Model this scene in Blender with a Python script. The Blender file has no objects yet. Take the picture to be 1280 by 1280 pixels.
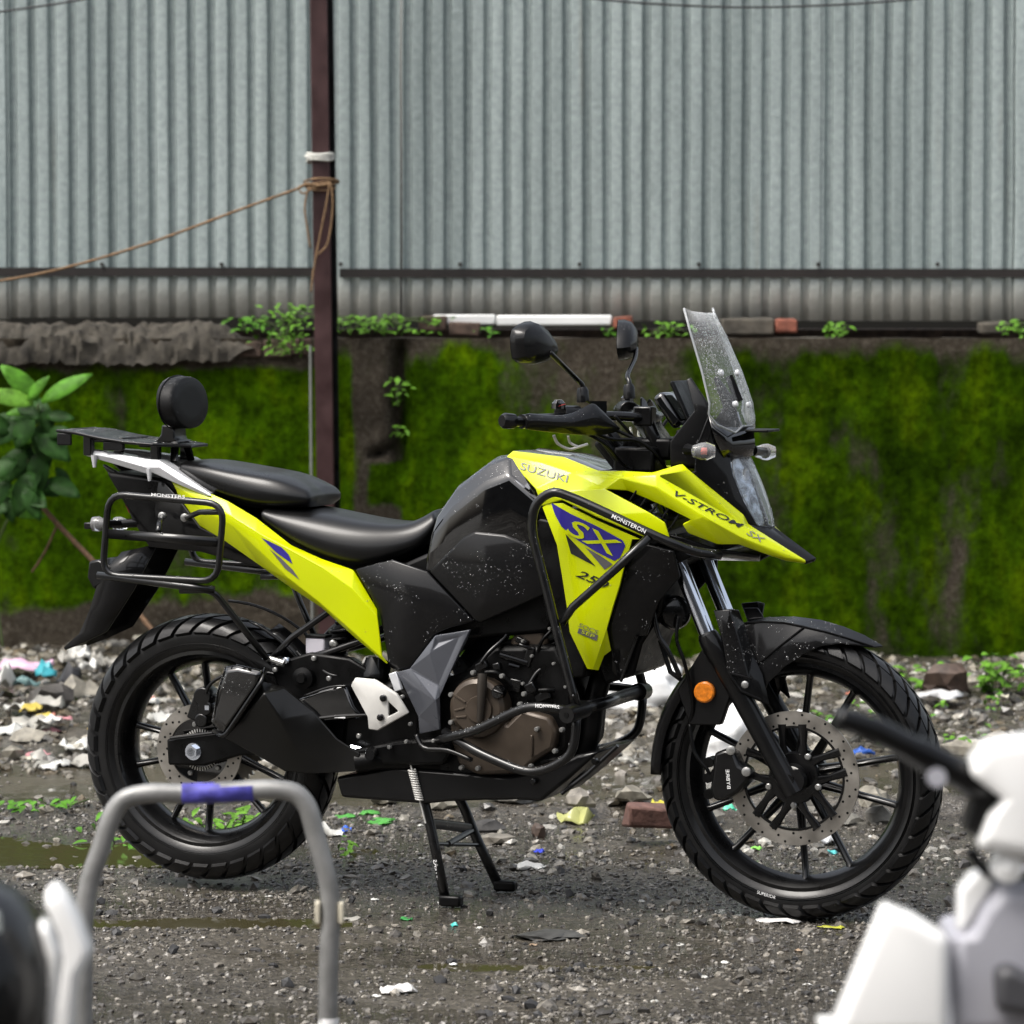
import bpy, bmesh, math, random
import numpy as np
from mathutils import Vector, Matrix, Euler, noise
from mathutils.bvhtree import BVHTree
from mathutils.geometry import tessellate_polygon
random.seed(7); rng = np.random.default_rng(7)
S = bpy.context.scene
COL = S.collection
R = math.radians
# ---------------------------------------------------------------- camera
FPX, CAMH, YH = 4800.0, 1.44, 370.0
PITCH = math.atan((640-YH)/FPX)
cam_d = bpy.data.cameras.new('camera'); cam = bpy.data.objects.new('camera', cam_d); COL.objects.link(cam)
cam.location = (0, 0, CAMH); cam.rotation_euler = (R(90)-PITCH, 0, 0)
cam_d.sensor_width = 36; cam_d.lens = FPX/1280*36; cam_d.clip_start = .1; cam_d.clip_end = 500
cam_d.dof.use_dof = True; cam_d.dof.focus_distance = 8.95; cam_d.dof.aperture_fstop = 6.2; cam_d.dof.aperture_blades = 9
S.camera = cam
# ---------------------------------------------------------------- world, sun, exposure
W = bpy.data.worlds.new('World'); S.world = W; W.use_nodes = True
wn = W.node_tree; bg = wn.nodes['Background']
sky = wn.nodes.new('ShaderNodeTexSky'); sky.sky_type = 'NISHITA'; sky.sun_disc = False
SUN_EL, SUN_ROT = R(60), R(234)
sky.sun_elevation = SUN_EL; sky.sun_rotation = SUN_ROT; sky.dust_density = 7; sky.air_density = 1.3; sky.ozone_density = 1.0
hsv = wn.nodes.new('ShaderNodeHueSaturation'); hsv.inputs['Saturation'].default_value = .42
wn.links.new(sky.outputs[0], hsv.inputs['Color']); wn.links.new(hsv.outputs[0], bg.inputs[0]); bg.inputs[1].default_value = .15
sun_d = bpy.data.lights.new('sun', 'SUN'); sun_d.energy = 1.25; sun_d.angle = R(24); sun_d.color = (1, .97, .92)
sun = bpy.data.objects.new('sun', sun_d); COL.objects.link(sun); sun.location = (0, 0, 20)
# Nishita: rotation 0 puts the sun on +Y, growing clockwise
sv = Vector((math.sin(SUN_ROT)*math.cos(SUN_EL), math.cos(SUN_ROT)*math.cos(SUN_EL), math.sin(SUN_EL)))
sun.rotation_euler = sv.to_track_quat('Z', 'Y').to_euler()
S.view_settings.view_transform = 'Standard'; S.view_settings.look = 'None'
S.view_settings.exposure = 0.85; S.view_settings.gamma = 1.0
S.render.engine = 'CYCLES'
# ---------------------------------------------------------------- pixel helpers (calibration of the survey)
CAMP = Vector((0, 0, CAMH))
def ray(px, py):
    dx = (px-640)/FPX; dy = -(py-640)/FPX
    return Vector((dx, math.cos(PITCH)+dy*math.sin(PITCH), -math.sin(PITCH)+dy*math.cos(PITCH)))
def atY(px, py, Y):
    d = ray(px, py); return CAMP + d*(Y/d.y)
def onZ(px, py, z=0.0):
    d = ray(px, py); return CAMP + d*((z-CAMH)/d.z)
TH = R(20)
FWD = Vector((math.cos(TH), -math.sin(TH), 0)); LFT = Vector((math.sin(TH), math.cos(TH), 0))
FW0 = onZ(1001, 969, .333)
ORG = FW0 - .74*FWD; ORG.z = 0
def B(px, py, l):                       # point of the motorcycle, in its own frame: x forward, y left, z up; l = metres to its right
    d = ray(px, py); t = (-l-(CAMP-ORG).dot(LFT))/d.dot(LFT)
    P = CAMP + d*t - ORG
    return Vector((P.dot(FWD), P.dot(LFT), P.z))
def Bp(px, py, C, n):                   # same, on the plane through C with normal n (motorcycle frame)
    d = ray(px, py); dl = Vector((d.dot(FWD), d.dot(LFT), d.z)); o = CAMP-ORG; ol = Vector((o.dot(FWD), o.dot(LFT), o.z))
    return ol+dl*((C-ol).dot(n)/dl.dot(n))
def mir(v): return Vector((v[0], -v[1], v[2]))
# ---------------------------------------------------------------- materials
MATS = {}
def mat(name, col, rough=.5, metal=0., coat=0., coat_r=.1, nscale=0, namp=.25, rvar=.0, bump=0., bscale=200, spec=.5, trans=0., ior=1.45, alpha=1., sheen=0, emis=None):
    if name in MATS: return MATS[name]
    m = bpy.data.materials.new(name); m.use_nodes = True; nt = m.node_tree; p = nt.nodes['Principled BSDF']
    p.inputs['Base Color'].default_value = (*col, 1); p.inputs['Roughness'].default_value = rough; p.inputs['Metallic'].default_value = metal
    p.inputs['Coat Weight'].default_value = coat; p.inputs['Coat Roughness'].default_value = coat_r
    p.inputs['Specular IOR Level'].default_value = spec; p.inputs['IOR'].default_value = ior
    p.inputs['Transmission Weight'].default_value = trans; p.inputs['Alpha'].default_value = alpha
    tc = nt.nodes.new('ShaderNodeTexCoord')
    if nscale:
        n = nt.nodes.new('ShaderNodeTexNoise'); n.inputs['Scale'].default_value = nscale; n.inputs['Detail'].default_value = 6
        nt.links.new(tc.outputs['Object'], n.inputs['Vector'])
        r = nt.nodes.new('ShaderNodeMapRange'); r.inputs[1].default_value = .3; r.inputs[2].default_value = .7
        r.inputs[3].default_value = 1-namp; r.inputs[4].default_value = 1+namp
        nt.links.new(n.outputs['Fac'], r.inputs[0])
        x = nt.nodes.new('ShaderNodeMix'); x.data_type = 'RGBA'; x.blend_type = 'MULTIPLY'; x.inputs[0].default_value = 1
        x.inputs[6].default_value = (*col, 1); nt.links.new(r.outputs[0], x.inputs[7]); nt.links.new(x.outputs[2], p.inputs['Base Color'])
        if rvar:
            r2 = nt.nodes.new('ShaderNodeMapRange'); r2.inputs[1].default_value = .3; r2.inputs[2].default_value = .7
            r2.inputs[3].default_value = max(.02, rough-rvar); r2.inputs[4].default_value = min(1, rough+rvar)
            nt.links.new(n.outputs['Fac'], r2.inputs[0]); nt.links.new(r2.outputs[0], p.inputs['Roughness'])
    if bump:
        n2 = nt.nodes.new('ShaderNodeTexNoise'); n2.inputs['Scale'].default_value = bscale; n2.inputs['Detail'].default_value = 4
        nt.links.new(tc.outputs['Object'], n2.inputs['Vector'])
        b = nt.nodes.new('ShaderNodeBump'); b.inputs['Strength'].default_value = bump; b.inputs['Distance'].default_value = .004
        nt.links.new(n2.outputs['Fac'], b.inputs['Height']); nt.links.new(b.outputs[0], p.inputs['Normal'])
    MATS[name] = m; return m
YEL = mat('neon_yellow_paint', (.50, .575, .0005), .3, coat=.3, coat_r=.06, nscale=3, namp=.03, spec=.25)
BLKG = mat('gloss_black', (.0012, .0012, .0014), .06, coat=1., coat_r=.03, nscale=6, namp=.2, rvar=.03, spec=.6)
BLKM = mat('textured_black_plastic', (.0026, .0026, .0029), .5, coat=.45, coat_r=.09, nscale=9, namp=.25, rvar=.09, bump=.12, bscale=700, spec=.12)
BLKS = mat('satin_black_metal', (.0024, .0024, .0026), .3, coat=.5, coat_r=.08, nscale=14, namp=.3, rvar=.1, spec=.2)
STUD = mat('zinc_bolt', (.30, .30, .29), .35, metal=.7, nscale=60, namp=.2)
BLKD = mat('dark_dull_metal', (.0018, .0018, .0019), .38, nscale=20, namp=.4, rvar=.15, bump=.1, spec=.2)
LEATH = mat('black_seat_vinyl', (.003, .003, .0032), .34, nscale=5, namp=.2, rvar=.08, bump=.1, bscale=900, coat=.22, coat_r=.14, spec=.3)
PADM = mat('matte_black_pad', (.004, .004, .0042), .55, nscale=9, namp=.2, bump=.1, bscale=900, spec=.3)
RUB = mat('tyre_rubber', (.0036, .0036, .0038), .40, coat=.3, coat_r=.15, nscale=12, namp=.35, rvar=.14, bump=.15, bscale=260, spec=.25)
CHR = mat('chrome', (.62, .66, .74), .13, metal=1, nscale=8, namp=.2, rvar=.06)
STL = mat('disc_steel', (.33, .31, .28), .36, metal=.85, nscale=16, namp=.25, rvar=.1)
SILV = mat('silver_paint', (.62, .63, .65), .26, metal=.35, coat=.4, nscale=10, namp=.1)
GREYP = mat('grey_painted_plastic', (.085, .09, .105), .32, metal=.25, coat=.3, nscale=8, namp=.12, rvar=.06)
ALU = mat('cast_silver', (.58, .57, .54), .42, metal=.25, nscale=18, namp=.12, rvar=.1)
BRONZ = mat('bronze_engine_paint', (.056, .043, .032), .36, metal=.35, nscale=12, namp=.3, rvar=.12, bump=.05, bscale=500)
BLUE = mat('deep_blue_decal', (.028, .02, .23), .3)
GREYD = mat('grey_decal', (.1, .095, .1), .4)
INK = mat('black_decal', (.012, .012, .012), .35)
GRYT = mat('silver_grey_lettering', (.17, .17, .15), .5)
WHT = mat('white_lettering', (.78, .78, .78), .4)
ORNG = mat('amber_reflector', (.55, .16, .012), .25, nscale=120, namp=.3)
RED = mat('red_plastic', (.5, .03, .02), .35)
CLEAR = mat('clear_lamp_plastic', (.9, .9, .9), .06, trans=.85, ior=1.4, nscale=60, namp=.1)
HLAMP = mat('headlamp_glass', (.82, .85, .88), .05, trans=.95, ior=1.3, nscale=30, namp=.1, bump=.1, bscale=120)
DROP = mat('rain_water', (.95, .96, .97), .02, trans=.91, ior=1.33)
RESV = mat('milky_reservoir', (.62, .6, .66), .35, trans=.25)
# ---------------------------------------------------------------- mesh helpers
class MB:
    def __init__(s): s.v = []; s.f = []
    def add(s, vs, fs):
        o = len(s.v); s.v += [Vector(v) for v in vs]; s.f += [tuple(i+o for i in f) for f in fs]; return s
    def box(s, c, d, rot=None):
        x, y, z = d[0]/2, d[1]/2, d[2]/2
        vs = [Vector((a*x, b*y, e*z)) for a in (-1, 1) for b in (-1, 1) for e in (-1, 1)]
        if rot is not None: vs = [rot @ v for v in vs]
        return s.add([Vector(c)+v for v in vs], [(0, 1, 3, 2), (4, 6, 7, 5), (0, 4, 5, 1), (2, 3, 7, 6), (0, 2, 6, 4), (1, 5, 7, 3)])
    def tube(s, pts, r, n=10, closed=False, caps=True, flat=1.0):
        pts = [Vector(p) for p in pts]; N = len(pts); rs = r if isinstance(r, (list, tuple)) else [r]*N
        rings = []; up = None
        for i in range(N):
            if closed: t = pts[(i+1) % N]-pts[i-1]
            else: t = pts[min(i+1, N-1)]-pts[max(i-1, 0)]
            t.normalize()
            if up is None:
                up = Vector((0, 0, 1)) if abs(t.z) < .9 else Vector((1, 0, 0))
            u = (up - t*up.dot(t)).normalized(); w = t.cross(u); up = u
            rings.append([pts[i]+(u*math.cos(a)+w*math.sin(a)*flat)*rs[i] for a in [2*math.pi*k/n for k in range(n)]])
        vs = [v for r_ in rings for v in r_]; fs = []
        for i in range(N if closed else N-1):
            j = (i+1) % N
            for k in range(n): fs.append((i*n+k, i*n+(k+1) % n, j*n+(k+1) % n, j*n+k))
        if caps and not closed: fs += [tuple(range(n))[::-1], tuple((N-1)*n+k for k in range(n))]
        return s.add(vs, fs)
    def lathe(s, prof, n=48, M=None, closed=False, a0=0, a1=2*math.pi):
        # prof: (radius, y); axis = y
        full = abs(a1-a0-2*math.pi) < 1e-6; m = n if full else n+1
        vs = []; fs = []; P = len(prof)
        for k in range(m):
            a = a0+(a1-a0)*k/n
            for (r, y) in prof: vs.append(Vector((r*math.cos(a), y, r*math.sin(a))))
        for k in range(n):
            k2 = (k+1) % m
            for i in range(P if closed else P-1):
                j = (i+1) % P; fs.append((k*P+i, k*P+j, k2*P+j, k2*P+i))
        if M is not None: vs = [M @ v for v in vs]
        return s.add(vs, fs)
    def cyl(s, a, b, r, n=16, r2=None): return s.tube([a, b], [r, r if r2 is None else r2], n)
    def prism(s, outline, y0, y1):       # outline: (x,z) list, extruded along y
        n = len(outline); vs = [(x, y0, z) for x, z in outline]+[(x, y1, z) for x, z in outline]
        return s.add(vs, [tuple(range(n)), tuple(range(2*n-1, n-1, -1))]+[(i, i+n, (i+1) % n+n, (i+1) % n) for i in range(n)])
    def grid(s, rows):                    # rows of equal-length point lists
        P = len(rows[0]); vs = [v for r in rows for v in r]
        return s.add(vs, [(i*P+j, i*P+j+1, (i+1)*P+j+1, (i+1)*P+j) for i in range(len(rows)-1) for j in range(P-1)])
    def mirrored(s):
        m = MB(); m.v = [mir(v) for v in s.v]; m.f = [f[::-1] for f in s.f]; return m
    def build(s, name, material, parent=None, smooth=35, bevel=0, solid=0, subsurf=0, recalc=True, segs=2, bang=25):
        me = bpy.data.meshes.new(name); me.from_pydata([tuple(v) for v in s.v], [], s.f)
        if recalc:
            bm = bmesh.new(); bm.from_mesh(me); bmesh.ops.recalc_face_normals(bm, faces=bm.faces); bm.to_mesh(me); bm.free()
        me.materials.append(material)
        if smooth:
            me.polygons.foreach_set('use_smooth', [True]*len(me.polygons))
            if smooth < 180: me.set_sharp_from_angle(angle=R(smooth))
        me.update()
        o = bpy.data.objects.new(name, me); COL.objects.link(o)
        if parent is not None: o.parent = parent
        if solid: q = o.modifiers.new('solid', 'SOLIDIFY'); q.thickness = solid; q.offset = -1
        if bevel: q = o.modifiers.new('bevel', 'BEVEL'); q.width = bevel; q.segments = segs; q.limit_method = 'ANGLE'; q.angle_limit = R(bang)
        if subsurf: q = o.modifiers.new('sub', 'SUBSURF'); q.levels = subsurf; q.render_levels = subsurf
        return o
def spline(pts, k=6, closed=False):
    pts = [Vector(p) for p in pts]; out = []; N = len(pts)
    for i in range(N if closed else N-1):
        g = lambda j: pts[j % N] if closed else pts[max(0, min(N-1, j))]
        p0, p1, p2, p3 = g(i-1), g(i), g(i+1), g(i+2)
        for q in range(k):
            t = q/k
            out.append(.5*((2*p1)+(p2-p0)*t+(2*p0-5*p1+4*p2-p3)*t*t+(3*p1-p0-3*p2+p3)*t**3))
    if not closed: out.append(pts[-1])
    return out
def fillet(pts, rad, k=5):               # round the corners of a polyline
    pts = [Vector(p) for p in pts]; out = [pts[0]]
    for i in range(1, len(pts)-1):
        a, b, c = pts[i-1], pts[i], pts[i+1]
        d1 = min(rad, (a-b).length*.45); d2 = min(rad, (c-b).length*.45)
        p = b+(a-b).normalized()*d1; q = b+(c-b).normalized()*d2
        for t in [j/k for j in range(k+1)]: out.append((1-t)**2*p+2*t*(1-t)*b+t*t*q)
    out.append(pts[-1]); return out
def tag(o, label=None, cat=None, group=None, kind=None):
    if label: o['label'] = label
    if cat: o['category'] = cat
    if group: o['group'] = group
    if kind: o['kind'] = kind
    return o
def empty(name, loc=(0, 0, 0), rz=0.):
    o = bpy.data.objects.new(name, None); COL.objects.link(o); o.location = loc; o.rotation_euler = (0, 0, rz); o.empty_display_size = .1; return o
def nz(x, y, z=0, o=3):
    return noise.fractal(Vector((x, y, z)), 1.0, 2.0, o)
# ================================================================ GROUND
def sstep(a, b, x):
    t = min(1, max(0, (x-a)/(b-a))); return t*t*(3-2*t)
PUD = [(onZ(60, 1062), .75, .26), (onZ(210, 1152), .40, .09), (onZ(690, 1200), .50, .05)]
def gh(x, y):
    z = .010*nz(x*.9, y*.9, 1.3) + .0065*nz(x*4, y*4, 4.) + .0035*nz(x*19, y*19, 9, 2)
    e = 10.62+.10*nz(x*1.7, 3.1)+.03*nz(x*7, 8.)
    step = (.016+.034*sstep(-.2, .7, x))*sstep(e-.02, e+.035, y)
    z += step
    e2 = 11.55+.15*nz(x*1.3, 7.7)
    if y > e2-.3:
        k = sstep(e2-.2, 14.6, y)
        z += k*(.012+.075*sstep(.2, -1.2, x)) + sstep(e2, e2+.3, y)*(.020*nz(x*2.3, y*2.3, 2.2)+.014*nz(x*8, y*8, 5.))
    for (p, a, b) in PUD:
        q = ((x-p.x)/a)**2+((y-p.y)/b)**2
        if q < 4: z -= .016*math.exp(-q*1.1)
    return z
def axis_pts(lo, hi, d, far, ratio=1.35):
    a = list(np.arange(lo, hi+1e-6, d)); s = d
    while a[-1] < far: s *= ratio; a.append(a[-1]+s)
    s = d
    while a[0] > -far: s *= ratio; a.insert(0, a[0]-s)
    return a
gx = axis_pts(-2.3, 2.4, .025, 90); gy = axis_pts(7.0, 14.9, .028, 90)
mb = MB(); nxg = len(gx)
gv = [(x, y, gh(x, y) if (-3 < x < 3 and 5 < y < 16) else .010*nz(x*.9, y*.9, 1.3)) for y in gy for x in gx]
me = bpy.data.meshes.new('ground')
me.from_pydata(gv, [], [(j*nxg+i, j*nxg+i+1, (j+1)*nxg+i+1, (j+1)*nxg+i) for j in range(len(gy)-1) for i in range(nxg-1)])
me.polygons.foreach_set('use_smooth', [True]*len(me.polygons))
ground = bpy.data.objects.new('ground', me); COL.objects.link(ground); tag(ground, 'wet dark gravel and mud yard', kind='structure')
def nodes(m):
    m.use_nodes = True; nt = m.node_tree; return nt, nt.nodes['Principled BSDF'], nt.links
def N_(nt, t, **kw):
    n = nt.nodes.new(t)
    for k, v in kw.items():
        if k in ('data_type', 'blend_type', 'operation', 'feature', 'attribute_name', 'interpolation_type'): setattr(n, k, v)
        else: n.inputs[int(k[1:]) if k[0] == '_' else k].default_value = v
    return n
def ramp(nt, stops):
    r = nt.nodes.new('ShaderNodeValToRGB'); e = r.color_ramp.elements
    while len(e) < len(stops): e.new(.5)
    for i, (p, c) in enumerate(stops): e[i].position = p; e[i].color = (*c, 1) if len(c) == 3 else c
    return r
gm = bpy.data.materials.new('wet_gravel_ground'); nt, p, L = nodes(gm)
geo = nt.nodes.new('ShaderNodeNewGeometry')
n1 = N_(nt, 'ShaderNodeTexNoise', Scale=55., Detail=8., Roughness=.7); L.new(geo.outputs['Position'], n1.inputs['Vector'])
n2 = N_(nt, 'ShaderNodeTexNoise', Scale=1.6, Detail=5.); L.new(geo.outputs['Position'], n2.inputs['Vector'])
vo = N_(nt, 'ShaderNodeTexVoronoi', Scale=150.); L.new(geo.outputs['Position'], vo.inputs['Vector'])
r1 = ramp(nt, [(.25, (.018, .016, .014)), (.5, (.070, .062, .051)), (.68, (.165, .148, .122)), (.82, (.34, .315, .27))]); L.new(n1.outputs['Fac'], r1.inputs[0])
sp = ramp(nt, [(.0, (.05, .05, .05)), (.5, (.75, .75, .75)), (.93, (1., 1., 1.)), (1., (2.6, 2.6, 2.5))]); L.new(vo.outputs['Color'], sp.inputs[0])
mx = N_(nt, 'ShaderNodeMix', data_type='RGBA', blend_type='MULTIPLY', _0=.8); L.new(r1.outputs[0], mx.inputs[6]); L.new(sp.outputs[0], mx.inputs[7])
r2 = ramp(nt, [(.42, (0, 0, 0)), (.62, (1, 1, 1))]); L.new(n2.outputs['Fac'], r2.inputs[0])
mud = N_(nt, 'ShaderNodeMix', data_type='RGBA'); L.new(mx.outputs[2], mud.inputs[6]); mud.inputs[7].default_value = (.062, .052, .034, 1)
sx = nt.nodes.new('ShaderNodeSeparateXYZ'); L.new(geo.outputs['Position'], sx.inputs[0])
nw = N_(nt, 'ShaderNodeTexNoise', Scale=2.2, Detail=4.); L.new(geo.outputs['Position'], nw.inputs['Vector'])
ad = N_(nt, 'ShaderNodeMath', operation='MULTIPLY_ADD', _1=.5, _2=-.25); L.new(nw.outputs['Fac'], ad.inputs[0])
yy = N_(nt, 'ShaderNodeMath', operation='ADD'); L.new(sx.outputs['Y'], yy.inputs[0]); L.new(ad.outputs[0], yy.inputs[1])
ma = N_(nt, 'ShaderNodeMapRange', interpolation_type='SMOOTHSTEP', _1=10.6, _2=10.72); L.new(yy.outputs[0], ma.inputs[0])
mb_ = N_(nt, 'ShaderNodeMapRange', interpolation_type='SMOOTHSTEP', _1=11.7, _2=11.45); L.new(yy.outputs[0], mb_.inputs[0])
mm = N_(nt, 'ShaderNodeMath', operation='MULTIPLY'); L.new(ma.outputs[0], mm.inputs[0]); L.new(mb_.outputs[0], mm.inputs[1])
m8 = N_(nt, 'ShaderNodeMath', operation='MULTIPLY', _1=.72); L.new(mm.outputs[0], m8.inputs[0])
m9 = N_(nt, 'ShaderNodeMath', operation='MULTIPLY', _1=.22); L.new(r2.outputs[0], m9.inputs[0])
m10 = N_(nt, 'ShaderNodeMath', operation='MAXIMUM'); L.new(m8.outputs[0], m10.inputs[0]); L.new(m9.outputs[0], m10.inputs[1]); L.new(m10.outputs[0], mud.inputs[0])
wet = N_(nt, 'ShaderNodeMapRange', interpolation_type='SMOOTHSTEP', _1=.44, _2=.56); nwet = N_(nt, 'ShaderNodeTexNoise', Scale=1.3, Detail=6., Roughness=.6); mpw = nt.nodes.new('ShaderNodeMapping'); mpw.inputs['Scale'].default_value = (.55, 1.6, 1); L.new(geo.outputs['Position'], mpw.inputs[0]); L.new(mpw.outputs[0], nwet.inputs['Vector']); L.new(nwet.outputs['Fac'], wet.inputs[0])
wd = N_(nt, 'ShaderNodeMapRange', _3=1.15, _4=.75); L.new(wet.outputs[0], wd.inputs[0]); wm_ = N_(nt, 'ShaderNodeMix', data_type='RGBA', blend_type='MULTIPLY', _0=1.); L.new(mud.outputs[2], wm_.inputs[6]); L.new(wd.outputs[0], wm_.inputs[7])
L.new(wm_.outputs[2], p.inputs['Base Color'])
rr = N_(nt, 'ShaderNodeMapRange', _1=.35, _2=.65, _3=.10, _4=.42); L.new(n2.outputs['Fac'], rr.inputs[0]); rw = N_(nt, 'ShaderNodeMix', data_type='FLOAT'); L.new(wet.outputs[0], rw.inputs[0]); L.new(rr.outputs[0], rw.inputs[2]); rw.inputs[3].default_value = .07; L.new(rw.outputs[0], p.inputs['Roughness'])
bs_ = N_(nt, 'ShaderNodeMapRange', _3=.9, _4=.22); L.new(wet.outputs[0], bs_.inputs[0])
bp = N_(nt, 'ShaderNodeBump', Strength=.9, Distance=.008); L.new(bs_.outputs[0], bp.inputs['Strength']); L.new(n1.outputs['Fac'], bp.inputs['Height'])
bp2 = N_(nt, 'ShaderNodeBump', Strength=.35, Distance=.004); L.new(vo.outputs['Distance'], bp2.inputs['Height']); L.new(bp.outputs[0], bp2.inputs['Normal']); L.new(bp2.outputs[0], p.inputs['Normal'])
me.materials.append(gm)
# puddles: shallow water sheets lying in the hollows
pm = bpy.data.materials.new('muddy_water'); nt, p, L = nodes(pm)
p.inputs['Base Color'].default_value = (.045, .040, .020, 1); p.inputs['Roughness'].default_value = .05; p.inputs['IOR'].default_value = 1.33
geo = nt.nodes.new('ShaderNodeNewGeometry'); nn = N_(nt, 'ShaderNodeTexNoise', Scale=14., Detail=3.); L.new(geo.outputs['Position'], nn.inputs['Vector'])
b_ = N_(nt, 'ShaderNodeBump', Strength=.08, Distance=.01); L.new(nn.outputs['Fac'], b_.inputs['Height']); L.new(b_.outputs[0], p.inputs['Normal'])
for i, (c, a, b) in enumerate(PUD):
    m = MB(); k = 40
    zc = .0105*nz(c.x*.9, c.y*.9, 1.3)-.0075
    vs = [(c.x+1.15*a*math.cos(q), c.y+1.15*b*math.sin(q), zc) for q in [2*math.pi*j/k for j in range(k)]]
    m.add(vs, [tuple(range(k))]); o = m.build('puddle', pm, smooth=0); tag(o, 'shallow muddy brown rain puddle', kind='structure')
# ---------------------------------------------------------------- gravel and rubble (uncountable)
ico = bmesh.new(); bmesh.ops.create_icosphere(ico, subdivisions=1, radius=1); ICO_V = np.array([v.co[:] for v in ico.verts]); ICO_F = np.array([[v.index for v in f.verts] for f in ico.faces]); ico.free()
def stones(name, pts, rads, cols, label, flat=(.45, .8), rough=.5):
    n = len(pts); nv = len(ICO_V); V = np.zeros((n, nv, 3)); Cc = np.zeros((n, nv, 4)); Cc[..., 3] = 1
    for i in range(n):
        sc = np.array([rng.uniform(.7, 1.3), rng.uniform(.7, 1.3), rng.uniform(*flat)])
        v = ICO_V*(1+rng.normal(0, .16, (nv, 1)))*sc*rads[i]
        a, b = rng.uniform(0, 6.28), rng.normal(0, .35)
        ca, sa, cb, sb = math.cos(a), math.sin(a), math.cos(b), math.sin(b)
        v = v @ np.array([[1, 0, 0], [0, cb, -sb], [0, sb, cb]]) @ np.array([[ca, -sa, 0], [sa, ca, 0], [0, 0, 1]])
        V[i] = v+pts[i]; Cc[i, :, :3] = cols[i]
    F = (ICO_F[None]+(np.arange(n)*nv)[:, None, None]).reshape(-1, 3)
    me = bpy.data.meshes.new(name); me.from_pydata(V.reshape(-1, 3).tolist(), [], F.tolist())
    at = me.color_attributes.new('tint', 'FLOAT_COLOR', 'POINT'); at.data.foreach_set('color', Cc.reshape(-1))
    me.materials.append(STONE); o = bpy.data.objects.new(name, me); COL.objects.link(o); tag(o, label, kind='stuff'); return o
STONE = bpy.data.materials.new('wet_stone'); nt, p, L = nodes(STONE)
at = N_(nt, 'ShaderNodeAttribute', attribute_name='tint'); geo = nt.nodes.new('ShaderNodeNewGeometry')
nn = N_(nt, 'ShaderNodeTexNoise', Scale=90., Detail=5.); L.new(geo.outputs['Position'], nn.inputs['Vector'])
r_ = N_(nt, 'ShaderNodeMapRange', _1=.3, _2=.7, _3=.6, _4=1.35); L.new(nn.outputs['Fac'], r_.inputs[0])
x_ = N_(nt, 'ShaderNodeMix', data_type='RGBA', blend_type='MULTIPLY', _0=1.); L.new(at.outputs['Color'], x_.inputs[6]); L.new(r_.outputs[0], x_.inputs[7]); L.new(x_.outputs[2], p.inputs['Base Color'])
p.inputs['Roughness'].default_value = .3
bb = N_(nt, 'ShaderNodeBump', Strength=.4, Distance=.004); L.new(nn.outputs['Fac'], bb.inputs['Height']); L.new(bb.outputs[0], p.inputs['Normal'])
def scatter(n, ylo, yhi, rlo, rhi, pal, pw=2.2, dens=None):
    P = []; Rr = []; Cc = []
    while len(P) < n:
        y = rng.uniform(ylo, yhi); hw = 640/FPX*y*1.12+.05; x = rng.uniform(-hw, hw)
        if dens and rng.random() > dens(x, y): continue
        r = rlo+(rhi-rlo)*rng.random()**pw
        P.append((x, y, gh(x, y)+r*.12)); Rr.append(r)
        c = np.array(pal[rng.integers(len(pal))])*rng.uniform(.6, 1.4); Cc.append(np.clip(c, 0, .8))
    return P, Rr, Cc
DARK = [(.055, .05, .044), (.075, .068, .06), (.105, .096, .082), (.042, .039, .036), (.13, .118, .10), (.18, .165, .14)]
PALE = [(.11, .10, .085), (.17, .155, .125), (.075, .07, .06), (.05, .048, .043), (.22, .205, .17), (.10, .08, .052), (.30, .29, .26), (.06, .05, .033)]
dn = lambda x, y: max(.34, min(1, .6+1.2*nz(x*1.1, y*1.1, 20.)))*(0 if any(((x-c.x)/a)**2+((y-c.y)/b)**2 < .9 for c, a, b in PUD) and rng.random() < .85 else 1)
stones('gravel', *scatter(26000, 7.2, 10.7, .0020, .0085, DARK, 2.8, dn), 'small wet dark gravel spread over the yard')
stones('gravel', *scatter(600, 7.3, 10.7, .009, .022, DARK, 2.5, dn), 'larger wet grey chippings among the gravel')
stones('rubble', *scatter(6500, 11.45, 14.62, .005, .032, PALE, 2.9), 'pale broken rubble at the foot of the mossy wall')
stones('rubble', *scatter(900, 9.5, 11.5, .004, .022, PALE+DARK, 2.6, lambda x, y: max(.1, .5+1.2*nz(x*1.5, y*1.5, 40.))), 'scattered stone chips on the muddy strip')
# ================================================================ WALL
WY = 14.6
def wpx(x): return 640+FPX*x/WY          # survey column of a wall point
def wpy(z): return YH+(CAMH-z)*FPX/WY
def wdep(x, z):
    d = .012*nz(x*1.5, z*1.5, 3)+.008*nz(x*7, z*6, 5)+.004*nz(x*25, z*25, 9)
    c, r = wpx(x), wpy(z)
    cr = math.exp(-((c-(500+6*nz(z*5, 1.)))/8.)**2)*sstep(415, 440, r)*sstep(610, 560, r)
    cr = max(cr, .9*math.exp(-((r-(572-18*(c-450)/60+5*nz(x*9, 2.)))/5.)**2)*sstep(455, 475, c)*sstep(515, 500, c))
    d += .11*cr
    d -= .035*sstep(436, 446, c)*sstep(492, 482, c)*(.7+.5*nz(x*6, z*6, 12))
    d -= .03*sstep(318, 290, c)*sstep(470, 420, r)*(.6+1.3*abs(nz(x*5, z*9, 31)))       # crumbly cap on the left part
    return d
xs = list(np.arange(-2.6, 2.75, .022)); zs = list(np.arange(-.15, 1.2901, .022)); HW = 1.285
rows = []; moss = []
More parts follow.
